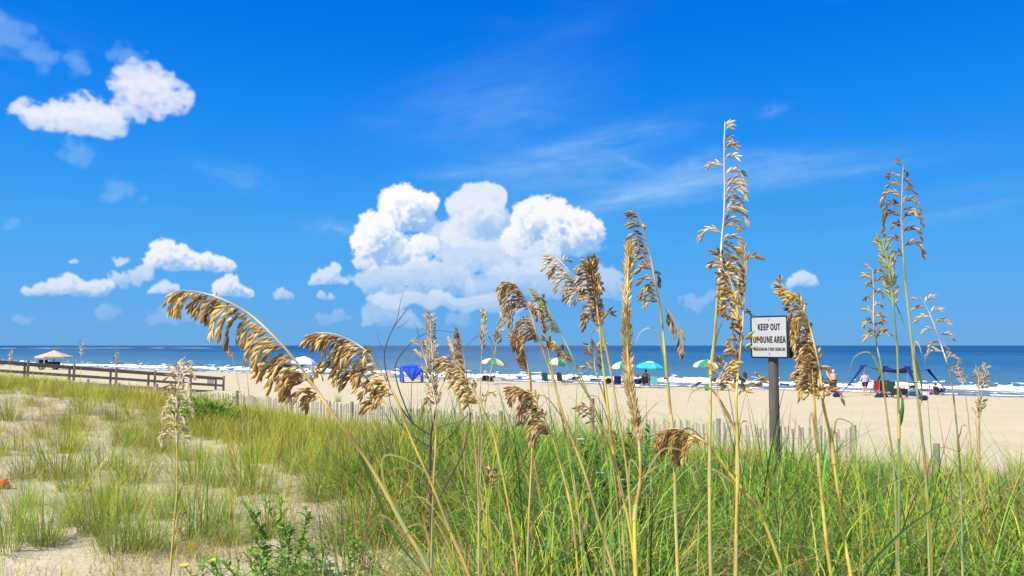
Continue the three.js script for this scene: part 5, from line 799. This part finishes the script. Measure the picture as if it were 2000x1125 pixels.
function leafy(name, label, pos, { stems, h, spread, leaf, n, cols, flowers = 0, seed, flowerColor, lean = 0.25 }) {
  const o = thing(name, label, 'plant', pos), r = rng(seed);
  for (let s = 0; s < stems; s++) {
    const a = r() * 6.28, q = Math.sqrt(r()) * spread, bx = Math.cos(a) * q, bz = Math.sin(a) * q, hh = h * (0.6 + 0.5 * r()), top = V(bx + (r() - 0.5) * lean, hh, bz + (r() - 0.5) * lean), cv = new THREE.CatmullRomCurve3([V(bx, -0.03, bz), V(lerp(bx, top.x, 0.3) + 0.02, hh * 0.5, lerp(bz, top.z, 0.4)), top]), st = part('stem', tint(tube(cv.getPoints(8), 0.004, 0.0018, 5), [0.2, 0.22, 0.07]), STEM, o), pos2 = [], nor = [], col = [], idx = [];
    for (let i = 0; i < n; i++) {
      const k = 0.15 + 0.85 * (i + r()) / n, p = cv.getPoint(k), b = i * 2.4 + r(), el = 0.2 + 0.6 * r(), dr = V(Math.cos(b) * Math.cos(el), Math.sin(el), Math.sin(b) * Math.cos(el)), sd = V().crossVectors(dr, V(0, 1, 0)).normalize(), up = V().crossVectors(sd, dr), L = leaf * (0.6 + 0.6 * r()), W = L * 0.2, c = pick(r, cols), base = pos2.length / 3;
      for (const [t, w, f] of [[0, 0.1, 0], [0.35, 1, 0.05], [0.7, 0.8, 0.02], [1, 0.03, -0.12]]) for (const s2 of [-1, 0, 1]) { const v = p.clone().addScaledVector(dr, t * L).addScaledVector(sd, s2 * W * w).addScaledVector(up, f * L + Math.abs(s2) * W * 0.3); pos2.push(v.x, v.y, v.z); const nn = up.clone().addScaledVector(sd, -s2 * 0.3); nor.push(nn.x, nn.y, nn.z); col.push(...c); }
      for (let j = 0; j < 3; j++) for (let q2 = 0; q2 < 2; q2++) { const v = base + j * 3 + q2; idx.push(v, v + 1, v + 3, v + 3, v + 1, v + 4); }
    }
    part('leaves', soup({ pos: pos2, nor, col, idx }), LEAF, st);
    if (s < flowers) { const f = []; for (let k = 0; k < 9; k++) f.push(new THREE.SphereGeometry(0.008, 5, 4).scale(1, 0.5, 2).translate(0, 0, 0.014).rotateY(k / 9 * 6.28).translate(top.x, top.y + 0.01, top.z)); part('blossom', f, mat(flowerColor, 0.7), o); }
  }
  return o;
}
{
  const dark = [[0.06, 0.17, 0.035], [0.08, 0.22, 0.045], [0.05, 0.13, 0.035], [0.12, 0.27, 0.06]], vivid = [[0.13, 0.34, 0.02], [0.2, 0.42, 0.03], [0.09, 0.25, 0.02], [0.28, 0.46, 0.05]];
  const on = (px, py, d) => { const p = spot(px, py, d); p.y = groundAt(p.x, p.z); return p; };
  leafy('flowering_herb', 'dark green leafy herb with small lilac flowers below the parasols', on(1195, 900, 5.2), { stems: 11, h: 0.86, spread: 0.17, leaf: 0.07, n: 34, cols: dark, flowers: 4, flowerColor: [0.5, 0.38, 0.62], seed: 31 });
  leafy('leafy_bush', 'low bright green leafy bush at the bottom left of the leaning stalks', on(620, 1080, 4.6), { stems: 40, h: 0.26, spread: 0.55, leaf: 0.05, n: 18, cols: vivid, seed: 32 });
  leafy('leafy_bush', 'small upright leafy bush beside the middle sand patch', on(545, 1075, 4.9), { stems: 9, h: 0.46, spread: 0.12, leaf: 0.06, n: 26, cols: vivid, seed: 33 });
  leafy('leafy_bush', 'bright green leafy clump at the bottom edge left of the low bush', on(480, 1115, 4.4), { stems: 22, h: 0.26, spread: 0.35, leaf: 0.045, n: 16, cols: vivid, flowers: 2, flowerColor: [0.75, 0.55, 0.05], seed: 34 });
  leafy('creeping_vine', 'green leafy vine patch on the crest beside the boardwalk end', on(385, 812, 15), { stems: 26, h: 0.5, spread: 0.5, leaf: 0.13, n: 16, cols: vivid, seed: 35, lean: 0.5 });
  leafy('creeping_vine', 'second green vine patch just right of the boardwalk end', on(432, 815, 15), { stems: 14, h: 0.42, spread: 0.4, leaf: 0.12, n: 14, cols: vivid, seed: 36, lean: 0.5 });
  // broad bowed leaves close to the lens
  for (const [label, d, pth, w, c] of [['long bowed green leaf sweeping across the lower right corner', 2.0, [[1690, 1128], [1745, 1055], [1800, 1010], [1850, 980]], 0.0075, LG], ['kinked yellow leaf arching in the right grass', 2.2, [[1680, 975], [1735, 945], [1785, 930], [1800, 960], [1810, 985]], 0.005, LY], ['dark green leaf crossing the grass below the stiff spike', 2.2, [[1062, 1115], [1110, 1085], [1140, 1055], [1150, 1030]], 0.004, [0.16, 0.3, 0.06]], ['pale bent leaf beside the bright plume stalk', 2.0, [[1212, 955], [1200, 975], [1188, 1000], [1182, 1012]], 0.006, [0.4, 0.46, 0.12]], ['dark green leaf rising at the right of the sign post', 2.2, [[1532, 995], [1555, 960], [1575, 915], [1586, 880]], 0.003, [0.16, 0.3, 0.06]], ['yellow leaf bowing right of the massive brown head', 2.1, [[1676, 1125], [1684, 1070], [1700, 1035], [1722, 1012]], 0.004, LY]]) {
    const pts = pth.map(([x, y]) => spot(x, y, d)), low = pts.reduce((a, b) => (a.y < b.y ? a : b)), foot = V(low.x, groundAt(low.x, low.z) - 0.03, low.z), first = pts[0].distanceTo(low) < pts[pts.length - 1].distanceTo(low) ? pts : pts.slice().reverse(), o = thing('grass_leaf', label, 'leaf', foot), cv = new THREE.CatmullRomCurve3([foot, V(low.x, lerp(foot.y, low.y, 0.6), low.z), ...first].map((p) => p.clone().sub(foot)));
    const g = surface(2, 36, (u, v) => { const p = cv.getPoint(v), t = cv.getTangent(v), sd = V().crossVectors(t, V(0.25, 0.1, 1)).normalize(), ww = w * Math.pow(1 - v, 0.5); return p.addScaledVector(sd, (u - 0.5) * 2 * ww).add(V(0, 0, Math.abs(u - 0.5) * ww)); });
    part('blade', tint(g, c), LEAF, o);
  }
}
scene.traverse((o) => { if (o.isMesh) o.castShadow = o.receiveShadow = true; });
renderer.render(scene, camera);
